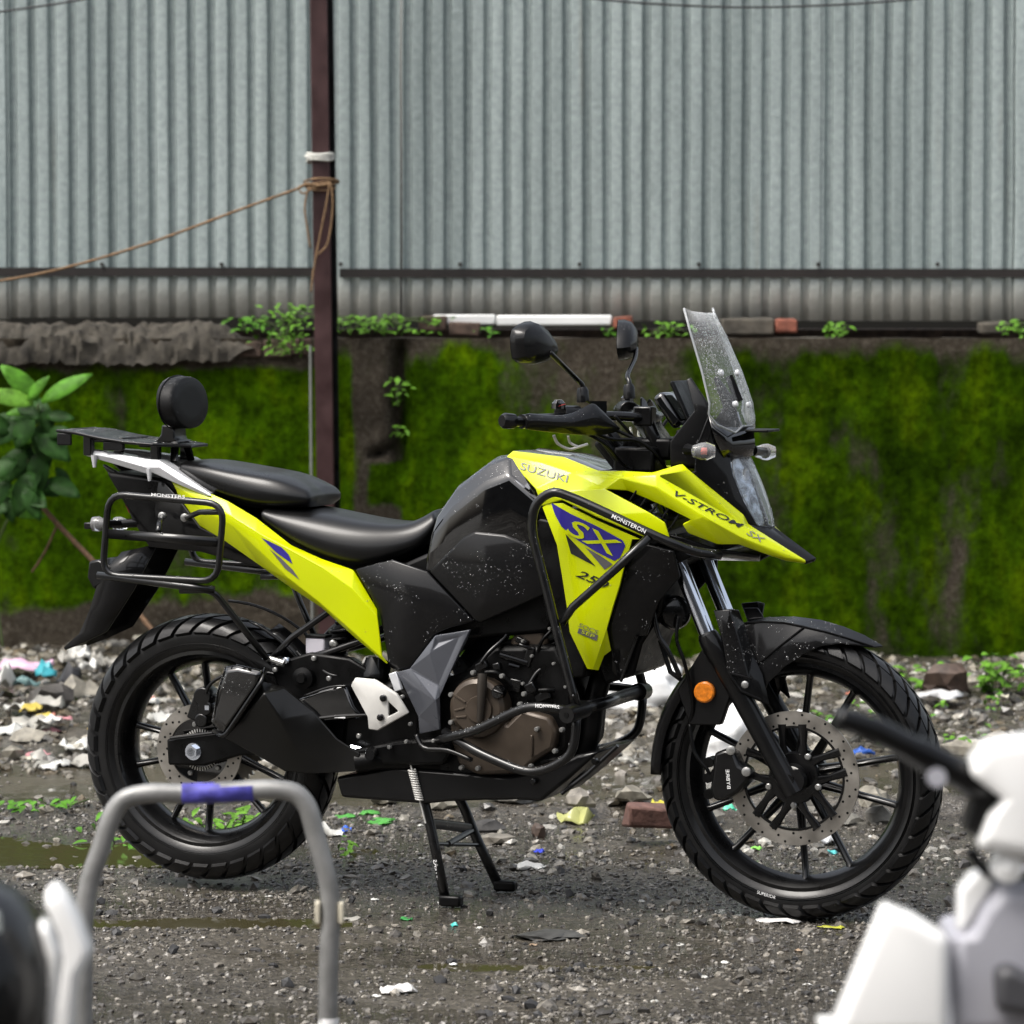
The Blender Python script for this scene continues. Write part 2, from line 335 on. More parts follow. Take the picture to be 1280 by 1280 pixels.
for z in zs:
    row = []
    for x in xs:
        c, r = wpx(x), wpy(z)
        row.append(Vector((x, WY+wdep(x, z), z)))
        left = sstep(400, 380, c)
        m = .80+.62*nz(x*1.2, z*.55, 7.)+.35*nz(x*5.5, z*1.6, 17.)
        m = m*(1-left)+left*(.85+.45*nz(x*2.0, z*1.6, 3.))
        m *= .15*sstep(412, 430, r)+.85*sstep(414, 466, r+18*nz(x*3.5, 1.)+10*nz(x*13, 4.)) if c > 400 else sstep(445, 475, r+12*nz(x*4, 2.))
        if c < 420: m *= sstep(775, 745, r+12*nz(x*6, 3.)+.06*(c-100))
        if 420 < c < 520: m *= .22+.78*max(sstep(446, 436, c), sstep(496, 512, c), sstep(455, 468, c)*sstep(572, 584, r)*sstep(640, 622, r), sstep(655, 690, r))
        m += .25*sstep(505, 530, c)*sstep(640, 560, c)*sstep(430, 470, r)
        m *= 1-.4*sstep(590, 640, c)*sstep(900, 820, c)*sstep(600, 480, r)
        moss.append(min(1, max(0, m)))
    rows.append(row)
wall = empty('mossy_wall', (0, WY, 0)); tag(wall, 'old low concrete wall thickly covered in green moss', 'wall')
def wloc(m):
    m.v = [v-Vector((0, WY, 0)) for v in m.v]; return m
m = MB().grid(rows); nfront = len(m.v)
face = wloc(m).build('plaster_face', mat('tmp', (.1, .1, .1)), wall, smooth=180, recalc=False)
face.data.flip_normals()
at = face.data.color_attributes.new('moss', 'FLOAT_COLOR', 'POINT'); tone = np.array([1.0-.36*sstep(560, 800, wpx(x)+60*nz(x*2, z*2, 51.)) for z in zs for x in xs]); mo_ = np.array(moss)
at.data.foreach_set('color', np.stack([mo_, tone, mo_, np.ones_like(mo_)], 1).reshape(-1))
wm = bpy.data.materials.new('mossy_concrete'); nt, p, L = nodes(wm)
geo = nt.nodes.new('ShaderNodeNewGeometry'); at = N_(nt, 'ShaderNodeAttribute', attribute_name='moss')
mp = nt.nodes.new('ShaderNodeMapping'); mp.inputs['Scale'].default_value = (1, 1, .45); L.new(geo.outputs['Position'], mp.inputs[0])
na = N_(nt, 'ShaderNodeTexNoise', Scale=7., Detail=8., Roughness=.65); L.new(mp.outputs[0], na.inputs['Vector'])
nb = N_(nt, 'ShaderNodeTexNoise', Scale=48., Detail=12., Roughness=.78); L.new(geo.outputs['Position'], nb.inputs['Vector'])
ncn = N_(nt, 'ShaderNodeTexNoise', Scale=2.2, Detail=5.); L.new(mp.outputs[0], ncn.inputs['Vector'])
s1 = N_(nt, 'ShaderNodeMath', operation='MULTIPLY_ADD', _1=1.5, _2=-.75); L.new(na.outputs['Fac'], s1.inputs[0])
s2 = N_(nt, 'ShaderNodeMath', operation='ADD'); sc_ = nt.nodes.new('ShaderNodeSeparateColor'); L.new(at.outputs['Color'], sc_.inputs[0]); L.new(sc_.outputs[0], s2.inputs[0]); L.new(s1.outputs[0], s2.inputs[1])
fac = N_(nt, 'ShaderNodeMapRange', interpolation_type='SMOOTHSTEP', _1=.22, _2=.72); L.new(s2.outputs[0], fac.inputs[0])
con = ramp(nt, [(.25, (.018, .015, .011)), (.5, (.055, .046, .035)), (.75, (.13, .115, .093))]); L.new(nb.outputs['Fac'], con.inputs[0])
mos = ramp(nt, [(.28, (.010, .026, .0006)), (.5, (.036, .082, .0008)), (.72, (.092, .155, .001))]); L.new(na.outputs['Fac'], mos.inputs[0])
mvar = ramp(nt, [(.3, (.55, .6, .5)), (.7, (1.3, 1.25, 1.)),]); L.new(ncn.outputs['Fac'], mvar.inputs[0])
mm_ = N_(nt, 'ShaderNodeMix', data_type='RGBA', blend_type='MULTIPLY', _0=1.); L.new(mos.outputs[0], mm_.inputs[6]); L.new(mvar.outputs[0], mm_.inputs[7])
ng = N_(nt, 'ShaderNodeTexNoise', Scale=26., Detail=9., Roughness=.7); L.new(geo.outputs['Position'], ng.inputs['Vector'])
gr = N_(nt, 'ShaderNodeMapRange', _1=.32, _2=.68, _3=.3, _4=1.6); L.new(ng.outputs['Fac'], gr.inputs[0])
mg = N_(nt, 'ShaderNodeMix', data_type='RGBA', blend_type='MULTIPLY', _0=1.); L.new(mm_.outputs[2], mg.inputs[6]); L.new(gr.outputs[0], mg.inputs[7])
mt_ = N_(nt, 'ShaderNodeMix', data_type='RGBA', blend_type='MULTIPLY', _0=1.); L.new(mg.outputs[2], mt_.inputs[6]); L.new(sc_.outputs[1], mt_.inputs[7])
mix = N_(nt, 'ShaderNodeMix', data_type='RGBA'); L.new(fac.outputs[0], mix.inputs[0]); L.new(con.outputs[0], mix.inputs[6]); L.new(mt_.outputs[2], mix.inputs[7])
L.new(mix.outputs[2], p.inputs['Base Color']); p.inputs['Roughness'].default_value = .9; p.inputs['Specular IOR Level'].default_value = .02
bw0 = N_(nt, 'ShaderNodeBump', Strength=.8, Distance=.03); L.new(na.outputs['Fac'], bw0.inputs['Height'])
bw = N_(nt, 'ShaderNodeBump', Strength=.7, Distance=.02); L.new(nb.outputs['Fac'], bw.inputs['Height']); L.new(bw0.outputs[0], bw.inputs['Normal']); L.new(bw.outputs[0], p.inputs['Normal'])
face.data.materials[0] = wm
CONC = mat('dark_weathered_concrete', (.06, .053, .042), .85, nscale=14, namp=.6, bump=.8, bscale=40)
# top ledge and body behind the face
topz = zs[-1]; m = MB()
tr = [[Vector((x, WY+wdep(x, topz), topz)), Vector((x, WY+.10, topz+.006*nz(x*4, 5.))), Vector((x, WY+.22, topz-.01+.008*nz(x*3, 9.)))] for x in xs]
m.grid(tr); m.add([(xs[0], WY+.22, -.15), (xs[-1], WY+.22, -.15), (xs[-1], WY+.22, topz-.02), (xs[0], WY+.22, topz-.02)], [(0, 1, 2, 3)])
wloc(m).build('wall_top', CONC, wall, smooth=60)
# crumbled concrete cap along the left part
m = MB(); cap = []
for x in np.arange(-2.6, -.97, .012):
    t = .085+.016*nz(x*2.3, 1.)+.012*nz(x*14, 3.); f_ = sstep(-.97, -1.12, x)
    ring = []
    for k in range(15):
        u = k/14; a = math.pi*u
        bz = -.06-.012*nz(x*3., 8.)-.02*nz(x*22, 5.)
        y = .055-.105*math.cos(a); z = (bz*(1-u)**2+(t+.02)*math.sin(a)**.8)*f_
        r_ = .010*nz(x*7, u*3., 6.)+.018*nz(x*22, u*9., 2.)+.014*nz(x*50, u*20., 4.)
        ring.append(Vector((x, WY+y-r_*f_, topz-.035+z+r_*.8*f_)))
    cap.append(ring)
wloc(m.grid(cap)).build('crumbled_cap', mat('crumbly_grey_mortar', (.042, .037, .029), .9, nscale=22, namp=.55, bump=1., bscale=90), wall, smooth=50)
# loose bricks and pieces set on the wall top, one by one
BRK = mat('old_red_brick', (.20, .065, .04), .8, nscale=30, namp=.4, bump=.5, bscale=80)
BRKD = mat('dirty_dark_brick', (.075, .05, .038), .85, nscale=25, namp=.5, bump=.6, bscale=60)
WPL = mat('white_plastic_board', (.72, .73, .72), .45, nscale=6, namp=.06)
def block(px0, px1, py0, py1, Y, dep, material, name, par=wall, jit=.006):
    a = atY(px0, py1, Y); b = atY(px1, py0, Y); m = MB(); n = 4
    m.box(((a.x+b.x)/2, Y+dep/2, (a.z+b.z)/2), (b.x-a.x, dep, b.z-a.z))
    m.v = [v+Vector((random.uniform(-jit, jit), random.uniform(-jit, jit), random.uniform(-jit, jit))) for v in m.v]
    if par is wall: wloc(m)
    return m.build(name, material, par, smooth=30, bevel=.008)
for q in ((768, 792, 396, 411, WY+.09, .1, BRK), (902, 968, 398, 418, WY+.07, .12, CONC), (970, 996, 399, 417, WY+.05, .1, BRK), (562, 600, 403, 420, WY+.03, .1, BRKD), (524, 558, 395, 416, WY+.06, .12, BRKD), (1226, 1262, 402, 416, WY+.10, .1, CONC),
          (330, 365, 424, 446, WY-.012, .06, BRKD), (286, 328, 426, 446, WY-.014, .06, BRKD), (246, 284, 428, 447, WY-.012, .06, BRKD), (366, 388, 424, 445, WY-.01, .06, BRKD)):
    block(*q, 'brick')
def seal(): pass
o = block(620, 765, 394, 407, WY+.11, .015, WPL, 'white_board', None, .002); tag(o, 'long white plastic board lying on the wall top under the fence', 'board')
o = block(541, 619, 393, 406, WY+.105, .015, WPL, 'white_board', None, .003); tag(o, 'short white plastic board beside the dark bricks on the wall top', 'board')
# ================================================================ FENCE of corrugated sheets
FY = 14.84
fence = empty('corrugated_fence', (0, FY, 0)); tag(fence, 'tall grey corrugated metal sheet fence behind the wall', 'fence')
GALV = bpy.data.materials.new('galvanised_sheet'); nt, p, L = nodes(GALV)
geo = nt.nodes.new('ShaderNodeNewGeometry')
n1 = N_(nt, 'ShaderNodeTexNoise', Scale=38., Detail=5., Roughness=.7); L.new(geo.outputs['Position'], n1.inputs['Vector'])
mp = nt.nodes.new('ShaderNodeMapping'); mp.inputs['Scale'].default_value = (1, 1, .05); L.new(geo.outputs['Position'], mp.inputs[0])
n2 = N_(nt, 'ShaderNodeTexNoise', Scale=9., Detail=4.); L.new(mp.outputs[0], n2.inputs['Vector'])
n3 = N_(nt, 'ShaderNodeTexNoise', Scale=16., Detail=3.); L.new(mp.outputs[0], n3.inputs['Vector'])
base = ramp(nt, [(.3, (.265, .312, .31)), (.7, (.40, .462, .455))]); L.new(n1.outputs['Fac'], base.inputs[0])
st = ramp(nt, [(.35, (.72, .74, .74)), (.6, (1.05, 1.05, 1.05))]); L.new(n2.outputs['Fac'], st.inputs[0])
mx = N_(nt, 'ShaderNodeMix', data_type='RGBA', blend_type='MULTIPLY', _0=.8); L.new(base.outputs[0], mx.inputs[6]); L.new(st.outputs[0], mx.inputs[7])
rs = ramp(nt, [(.66, (0, 0, 0)), (.78, (1, 1, 1))]); L.new(n3.outputs['Fac'], rs.inputs[0])
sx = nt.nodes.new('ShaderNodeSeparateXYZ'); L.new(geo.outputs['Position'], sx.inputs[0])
low = N_(nt, 'ShaderNodeMapRange', _1=1.62, _2=1.44, _3=.35, _4=1.); L.new(sx.outputs['Z'], low.inputs[0])
rl = N_(nt, 'ShaderNodeMath', operation='MULTIPLY'); L.new(rs.outputs[0], rl.inputs[0]); L.new(low.outputs[0], rl.inputs[1])
rl2 = N_(nt, 'ShaderNodeMath', operation='MULTIPLY', _1=.6); L.new(rl.outputs[0], rl2.inputs[0])
rust = N_(nt, 'ShaderNodeMix', data_type='RGBA'); L.new(rl2.outputs[0], rust.inputs[0]); L.new(mx.outputs[2], rust.inputs[6]); rust.inputs[7].default_value = (.16, .115, .045, 1)
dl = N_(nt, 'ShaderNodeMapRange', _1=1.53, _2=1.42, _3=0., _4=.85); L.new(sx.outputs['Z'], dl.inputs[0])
shade_lift = N_(nt, 'ShaderNodeMix', data_type='RGBA'); L.new(dl.outputs[0], shade_lift.inputs[0]); L.new(rust.outputs[2], shade_lift.inputs[6]); shade_lift.inputs[7].default_value = (.58, .57, .52, 1)  # dirt tint of the lower strip, painted pale to make up for its shade
oi = nt.nodes.new('ShaderNodeObjectInfo'); ov = N_(nt, 'ShaderNodeMapRange', _3=.84, _4=1.1); L.new(oi.outputs['Random'], ov.inputs[0])
oz = N_(nt, 'ShaderNodeMix', data_type='RGBA', blend_type='MULTIPLY', _0=1.); L.new(shade_lift.outputs[2], oz.inputs[6]); L.new(ov.outputs[0], oz.inputs[7])
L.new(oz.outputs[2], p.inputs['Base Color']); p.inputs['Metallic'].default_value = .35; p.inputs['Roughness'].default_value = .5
bf = N_(nt, 'ShaderNodeBump', Strength=.25, Distance=.01); L.new(n1.outputs['Fac'], bf.inputs['Height']); L.new(bf.outputs[0], p.inputs['Normal'])
PER = .0766
PROF = [(0, 0), (.05, -.0015), (.50, -.0015), (.55, .001), (.66, .0185), (.70, .020), (.84, .020), (.89, .0185)]
def sheet(x0, x1, z0, z1, dy, ph):
    m = MB(); cols = []; x = x0
    k0 = math.floor((x0-ph)/PER)-1; pts = []
    for k in range(k0, k0+int((x1-x0)/PER)+4):
        for (u, d) in PROF: pts.append((ph+(k+u)*PER, d))
    pts = [q for q in pts if x0 <= q[0] <= x1]
    for (xx, d) in pts:
        w = .003*nz(xx*2, 1.)
        cols.append([Vector((xx+.004*nz(z*1.4, xx*3.), dy+d*(1+.15*nz(xx*9, z*.8))+w+.004*nz(xx*1.5, z*1.5, 3.), z)) for z in np.linspace(z0, z1, 14)])
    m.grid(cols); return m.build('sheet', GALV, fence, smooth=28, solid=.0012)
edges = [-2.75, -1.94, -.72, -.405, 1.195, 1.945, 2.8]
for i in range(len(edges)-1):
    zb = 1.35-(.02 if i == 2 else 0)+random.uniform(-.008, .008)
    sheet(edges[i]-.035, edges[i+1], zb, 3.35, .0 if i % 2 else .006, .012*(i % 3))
RUSTB = mat('dark_brown_angle_iron', (.012, .009, .008), .6, nscale=9, namp=.35, bump=.2)
for (x0, x1, zz) in ((-2.75, -.735, 1.533), (-.665, 2.8, 1.528)):
    m = MB(); m.box(((x0+x1)/2, -.010, zz), (x1-x0, .004, .034)); m.box(((x0+x1)/2, -.006, zz+.0155), (x1-x0, .008, .003)); m.build('rail', RUSTB, fence, smooth=0)
m = MB(); m.box((0, .04, 3.0), (5.4, .04, .05)); m.build('rail', RUSTB, fence, smooth=0)
for x in np.arange(-2.5, 2.7, .46):
    m = MB(); m.cyl((x, -.006, 1.562), (x, -.02, 1.562), .008, 8); m.build('bolt', RUSTB, fence)
# dark space closed off behind the fence foot: the supporting brick footing
m = MB(); m.box((0, .32, .5), (5.4, .2, 1.62)); m.build('footing', BRKD, fence, smooth=0)
# ---------------------------------------------------------------- brown steel post
BRPOST = mat('maroon_brown_post_paint', (.036, .015, .015), .45, nscale=12, namp=.3, rvar=.1, bump=.1)
PY = 14.42
pa = atY(398.5, 0, PY); pb = atY(407, 600, PY); dxz = (pa.x-pb.x)/(pa.z-pb.z)
post = empty('steel_post', (pb.x-dxz*pb.z, PY, 0)); tag(post, 'leaning maroon steel post in front of the corrugated fence', 'post')
m = MB(); m.box((0, 0, 1.7), (.066, .06, 3.6)); m.v = [Vector((v.x+dxz*v.z, v.y, v.z)) for v in m.v]
m.build('shaft', BRPOST, post, bevel=.004)
m = MB(); m.box((.0, .012, 1.7), (.082, .01, 3.58)); m.v = [Vector((v.x+dxz*v.z+.012, v.y, v.z)) for v in m.v]; m.build('flange', BLKD, post)
GREYC = mat('grey_conduit', (.17, .18, .17), .5, nscale=20, namp=.2)
m = MB(); a = atY(388, 432, PY+.03); b = atY(391, 840, PY+.03); m.cyl(a, b, .0055, 8); o = m.build('conduit_pipe', GREYC); tag(o, 'thin grey conduit pipe beside the maroon post', 'pipe')
# white strap and brown twine on the post
WCL = mat('grey_white_cloth', (.5, .5, .46), .85, nscale=40, namp=.3, bump=.4)
c = atY(400.5, 197, PY); m = MB()
for k in range(3):
    pts = [c+Vector((.046*math.cos(a)*(1.05), .044*math.sin(a), .006*math.sin(a*2+k)+(k-1)*.008+.006*math.cos(a+k))) for a in [2*math.pi*j/20 for j in range(20)]]
    m.tube(pts, .006, 6, closed=True)
m.tube(spline([c+Vector((-.045, -.03, 0)), c+Vector((-.052, -.045, .004)), c+Vector((-.03, -.05, -.012))], 4), .006, 6)
o = m.build('cloth_strip', WCL, smooth=180); tag(o, 'dirty white cloth strip knotted round the maroon post', 'cloth')
TW = mat('brown_dry_twine', (.17, .105, .055), .9, nscale=80, namp=.4)
m = MB(); c2 = atY(402, 231, PY)
pl = [atY(-40, 357, 14.3), atY(60, 340, 14.32), atY(180, 306, 14.34), atY(300, 262, 14.36), atY(372, 236, 14.36)]
m.tube(spline(pl, 6), .0052, 6)
for k in range(4):
    m.tube([c2+Vector((.05*math.cos(a)*(1+.1*k), .048*math.sin(a)-.004, .012*math.sin(a+k)+(k-1.5)*.007)) for a in [2*math.pi*j/18 for j in range(18)]], .004, 6, closed=True)
m.tube(spline([atY(372, 236, 14.36), atY(384, 230, 14.355), atY(398, 232, 14.36), atY(412, 229, 14.36)], 5), .006, 6)
for path in ([(412, 228), (408, 255), (402, 285), (396, 315), (391, 345), (389, 365)], [(413, 228), (416, 250), (414, 280), (409, 305), (398, 318)], [(384, 240), (381, 260), (384, 285), (388, 310)], [(374, 238), (380, 242), (392, 234)]):
    m.tube(spline([atY(a, b, 14.352) for a, b in path], 5), .0038, 6)
o = m.build('twine', TW, smooth=180); tag(o, 'brown twine tied round the maroon post and stretched along the fence', 'twine')
WIRE = mat('black_cable', (.02, .02, .022), .5)
m = MB(); m.tube(spline([atY(-60, 22, 14.7), atY(20, 12, 14.7), atY(110, -2, 14.7), atY(240, -30, 14.7)], 6), .0042, 6); o = m.build('cable', WIRE, smooth=180); tag(o, 'thin dark cable crossing the fence above the stretched twine', 'cable')
m = MB(); m.tube(spline([atY(640, -22, 14.6), atY(740, -2, 14.6), atY(880, 8, 14.6), atY(1000, 8, 14.6), atY(1140, -1, 14.6), atY(1240, -18, 14.6)], 6), .004, 6); o = m.build('cable', WIRE, smooth=180); tag(o, 'thin dark cable sagging across the fence above the windscreen', 'cable')
# ================================================================ MOTORCYCLE
bike = empty('motorcycle', ORG, -TH); tag(bike, 'rain wet neon yellow and black adventure motorcycle on its centre stand', 'motorcycle')
def both(mbd, name, m, **kw):
    a = mbd.build(name, m, bike, **kw); b = mbd.mirrored().build(name, m, bike, **kw); return a, b
def PB(pts): return [B(*q) for q in pts]
def panel(pts, faces, name, m, t=.006, bevel=.003, smooth=22, two=True, par=None, recalc=False, segs=2, bang=25):
    V = PB(pts); F = []
    for f in faces:
        n = Vector((0, 0, 0)); c = [V[i] for i in f]
        for i in range(len(c)): n += c[i].cross(c[(i+1) % len(c)])
        g_ = f if n.y < 0 else f[::-1]
        if len(g_) == 3: F.append(tuple(g_)); continue
        if len(g_) == 4:
            a_, b_, c_, d_ = g_
            F += [(a_, b_, c_), (a_, c_, d_)] if (V[a_]-V[c_]).length < (V[b_]-V[d_]).length else [(a_, b_, d_), (b_, c_, d_)]
            continue
        for t_ in tessellate_polygon([[Vector((V[i].x, V[i].z, 0)) for i in g_]]):
            q_ = [g_[i] for i in t_]; nn_ = (V[q_[1]]-V[q_[0]]).cross(V[q_[2]]-V[q_[0]])
            F.append(tuple(q_) if nn_.y < 0 else tuple(q_[::-1]))
    M_ = MB().add(V, F)
    a = M_.build(name, m, par or bike, smooth=smooth, solid=t, bevel=bevel, recalc=False, segs=segs, bang=bang)
    if two:
        b = M_.mirrored().build(name, m, par or bike, smooth=smooth, solid=t, bevel=bevel, recalc=False, segs=segs, bang=bang)
        return a, b, M_
    return a, None, M_
def bvh(*ms):
    v = []; f = []
    for M_ in ms:
        o = len(v); v += M_.v; f += [tuple(i+o for i in q) for q in M_.f]
    return BVHTree.FromPolygons(v, f)
def _cl():
    o = CAMP-ORG; return Vector((o.dot(FWD), o.dot(LFT), o.z))
CAML = _cl()
def lay(tree, v, off=.0012):                 # slide a surveyed point along its sight line onto the panel
    d = (v-CAML).normalized(); h = tree.ray_cast(CAML, d)
    if h[0] is None: h = tree.find_nearest(v)
    p = Vector(h[0]); n = Vector(h[1]); n = n if n.y < 0 else -n
    return p+n*off
def conform(bm, tree, off, step=.006):
    bmesh.ops.triangulate(bm, faces=bm.faces[:])
    for _ in range(4):
        es = [e for e in bm.edges if e.calc_length() > step]
        if not es: break
        bmesh.ops.subdivide_edges(bm, edges=es, cuts=1); bmesh.ops.triangulate(bm, faces=bm.faces[:])
    for v in bm.verts: v.co = lay(tree, v.co, off)
    for f in bm.faces:
        f.normal_update()
        if f.normal.y > 0: f.normal_flip()
def decal(tree, pts, l, name, m, par, off=.0012, sub=3):
    bm = bmesh.new(); P = [B(a, b, l) for a, b in pts]; vs = [bm.verts.new(q) for q in P]
    for t_ in tessellate_polygon([[Vector((v.x, v.z, 0)) for v in P]]): bm.faces.new([vs[i] for i in t_])
    conform(bm, tree, off)
    me = bpy.data.meshes.new(name); bm.to_mesh(me); bm.free(); me.materials.append(m)
    o = bpy.data.objects.new(name, me); COL.objects.link(o); o.parent = par; return o
def text(s, p0, p1, hpx, l, m, par, tree=None, name='lettering', shear=0., off=.0018, bold=0., right=None):
    """flat lettering whose base line runs from survey point p0 to p1"""
    cu = bpy.data.curves.new(name, 'FONT'); cu.body = s; cu.shear = shear; cu.offset = bold; cu.resolution_u = 3
    tmp = bpy.data.objects.new(name, cu); COL.objects.link(tmp); bpy.context.view_layer.update()
    me = bpy.data.meshes.new_from_object(tmp.evaluated_get(bpy.context.evaluated_depsgraph_get()))
    COL.objects.unlink(tmp); bpy.data.objects.remove(tmp)
    co = np.array([v.co[:] for v in me.vertices]); x0, x1 = co[:, 0].min(), co[:, 0].max(); y0, y1 = co[:, 1].min(), co[:, 1].max()
    a = B(*p0, l); b = B(*p1, l); ux = (b-a); ux_n = ux.normalized(); up = Vector((0, -1, 0)).cross(ux_n)*-1
    if up.z < 0 and abs(ux_n.x) > .5: up = -up
    if right is not None: up = up*right
    hh = hpx/541.
    for v in me.vertices:
        q = a+ux*((v.co.x-x0)/(x1-x0))+up*hh*((v.co.y-y0)/(y1-y0))
        v.co = Vector((q.x, -l, q.z))
    if tree:
        bm = bmesh.new(); bm.from_mesh(me); conform(bm, tree, off, .005); bm.to_mesh(me); bm.free()
    me.materials.clear(); me.materials.append(m)
    o = bpy.data.objects.new(name, me); COL.objects.link(o); o.parent = par; return o
def bolt(c, r, par, m=None, h=.006, ax=(0, -1, 0), name='bolt'):
    a = Vector(c); d = Vector(ax)
    mb_ = MB(); mb_.tube([a-d*.004, a+d*h*.7, a+d*h], [r, r, r*.7], 10); mb_.tube([a+d*h*.98, a+d*(h+.0004)], [r*.4, r*.4], 6)
    return mb_.build(name, m or STUD, par, smooth=40)
# ---------------------------------------------------------------- wheels
def wheel(c, Rt, w, lip, opn, rw, phase, tread_n, rear):
    """w tyre half width, lip rim radius, opn inner barrel radius, rw rim half width"""
    T = Matrix.Translation(c)
    root = MB()
    root.lathe([(lip, -rw), (lip+.004, -rw-.003), (lip-.005, -rw-.004), (lip-.012, -rw+.003), (opn+.012, -rw*.72), (opn+.004, -rw*.35), (opn, 0), (opn+.004, rw*.35), (opn+.012, rw*.72), (lip-.012, rw-.003), (lip-.005, rw+.004), (lip+.004, rw+.003), (lip, rw), (opn+.03, rw*.6), (opn+.024, 0), (opn+.03, -rw*.6)], 72, T, closed=True)
    wobj = root.build('wheel', BLKS, bike, smooth=35); tag(wobj, 'black ten spoke alloy rim')
    # tyre
    pr = []; K = 18
    for i in range(K+1):
        a = -1+2*i/K; y = w*math.sin(a*math.pi/2*1.0)
        r = lip+(Rt-.007-lip)*max(0, math.cos(a*math.pi/2))**.42 if abs(a) < 1 else lip
        pr.append((r, y))
    pr[0] = (lip-.004, -rw+.006); pr[-1] = (lip-.004, rw-.006)
    pr[1] = (lip+.012, -rw-.012); pr[-2] = (lip+.012, rw+.012)
    pr.insert(2, (lip+.026, -w*.93)); pr.insert(len(pr)-2, (lip+.026, w*.93))
    ty = MB().lathe(pr, 96, T); tyo = ty.build('tyre', RUB, wobj, smooth=60)
    rb = MB()
    for s in (-1, 1):
        for rr_ in (.017, .021):
            rb.lathe([(lip+rr_, s*(w*.86+.0)), (lip+rr_+.001, s*(w*.86+.006)), (lip+rr_+.003, s*(w*.9))], 96, T)
    rb.build('sidewall_rib', RUB, wobj)
    # tread blocks follow the crown
    def crown(u):      # u -1..1 across -> (r, y)
        a = u*.80; return (lip+(Rt-.007-lip)*math.cos(a*math.pi/2)**.42, w*math.sin(a*math.pi/2))
    td = MB()
    def blk(a0, a1, u0, u1, sk0, sk1, h=.0085):
        vs = []; n = 4
        for lev in (0, 1):
            for i in range(n+1):
                u = u0+(u1-u0)*i/n; r, y = crown(u); k = (u-u0)/(u1-u0); e = 1e-3
                r2, y2 = crown(u+e); nr = Vector((y2-y, -(r2-r))).normalized(); nr = nr if nr.x > 0 else -nr
                for a in (a0, a1):
                    aa = a+sk0+(sk1-sk0)*k
                    sh = .0 if lev == 0 else h
                    rr2 = r-(.004 if lev == 0 else 0)+nr.x*sh; yy2 = y+nr.y*sh
                    if lev: aa += (a0+a1-2*a)*.04
                    vs.append(T @ Vector((rr2*math.cos(aa), yy2, rr2*math.sin(aa))))
        m_ = 2*(n+1); fs = []
        for i in range(n): fs.append((m_+2*i, m_+2*i+1, m_+2*i+3, m_+2*i+2))
        for i in range(n):
            fs.append((2*i, 2*i+2, m_+2*i+2, m_+2*i)); fs.append((2*i+1, m_+2*i+1, m_+2*i+3, 2*i+3))
        fs.append((0, m_, m_+1, 1)); fs.append((2*n, 2*n+1, m_+2*n+1, m_+2*n))
        td.add(vs, fs)
    st = 2*math.pi/tread_n; d = -1 if rear else 1
    for k in range(tread_n):
        a = k*st
        blk(a, a+st*.80, -1.02, -.52, d*st*-.55, d*st*.15); blk(a+st*.4, a+st*1.2, .52, 1.02, d*st*.15, d*st*-.55)
        blk(a+st*.1, a+st*.88, -.47, -.05, d*st*.2, d*st*.85); blk(a+st*.5, a+st*1.28, .05, .47, d*st*.85, d*st*.2)
    td.build('tread', RUB, wobj, smooth=25)
    # spokes in five pairs
    for k in range(5):
        for s in (-1, 1):
            a = phase+k*2*math.pi/5; ao = a+s*R(13.5); ai = a+s*R(20)
            p0 = c+Vector((.045*math.cos(ai), 0, .045*math.sin(ai))); p1 = c+Vector(((opn+.012)*math.cos(ao), 0, (opn+.012)*math.sin(ao)))
            pm_ = p0.lerp(p1, .55)
            sp_ = MB().tube([p0, pm_, p0.lerp(p1, .93), p1], [.013, .0085, .0085, .014], 8, flat=1.5); sp_.build('spoke', BLKS, wobj, smooth=60)
    hb = MB().lathe([(.0, -.085), (.034, -.085), (.036, -.05), (.056, -.045), (.056, -.03), (.04, -.02), (.04, .02), (.056, .03), (.056, .045), (.036, .05), (.034, .085), (0, .085)], 32, T); hb.build('hub', BLKS, wobj)
    return wobj
CF = Vector((.74, 0, .333)); CR = B(266, 933, 0); CR.y = 0
WF = wheel(CF, .333, .056, .262, .232, .036, R(71), 40, False)
WR = wheel(CR, .325, .070, .236, .203, .052, R(37), 36, True)
def disc(c, y, ro, ri, holes, par, wave=0):
    T = Matrix.Translation(c+Vector((0, y, 0)))
    m = MB().lathe([(ri, -.0025), (ro, -.0025), (ro, .0025), (ri, .0025)], 96, T, closed=True); d = m.build('brake_disc', STL, par, smooth=30)
    h = MB()
    for k in range(holes):
        for q in range(3):
            a = 2*math.pi*(k+q*.33)/holes; rr_ = ri+(ro-ri)*(.2+.3*q)
            p = c+Vector((rr_*math.cos(a), y, rr_*math.sin(a))); h.tube([p+Vector((0, -.0030, 0)), p+Vector((0, .0030, 0))], .0030, 8)
    h.build('drill_hole', BLKD if True else None, par, smooth=0)
    return d
disc(CF, -.058, .155, .120, 16, WF); disc(CR, -.078, .112, .078, 14, WR)
# disc carriers
m = MB()
for k in range(5):
    a = R(20)+k*2*math.pi/5
    for s in (-1, 1):
        ao = a+s*R(11); ai = a+s*R(26)
        m.tube([CF+Vector((.05*math.cos(ai), -.056, .05*math.sin(ai))), CF+Vector((.085*math.cos(a+s*R(17)), -.058, .085*math.sin(a+s*R(17)))), CF+Vector((.127*math.cos(ao), -.058, .127*math.sin(ao)))], [.014, .008, .012], 8, flat=.6)
m.lathe([(.03, -.064), (.058, -.064), (.062, -.056), (.03, -.05)], 32, Matrix.Translation(CF)); m.lathe([(.116, -.0615), (.1215, -.0615), (.1215, -.0545), (.116, -.0545)], 72, Matrix.Translation(CF), closed=True)
m.build('disc_carrier', BLKS, WF)
for k in range(5):
    a = R(56)+k*2*math.pi/5; bolt(CF+Vector((.062*math.cos(a), -.064, .062*math.sin(a))), .0075, WF)
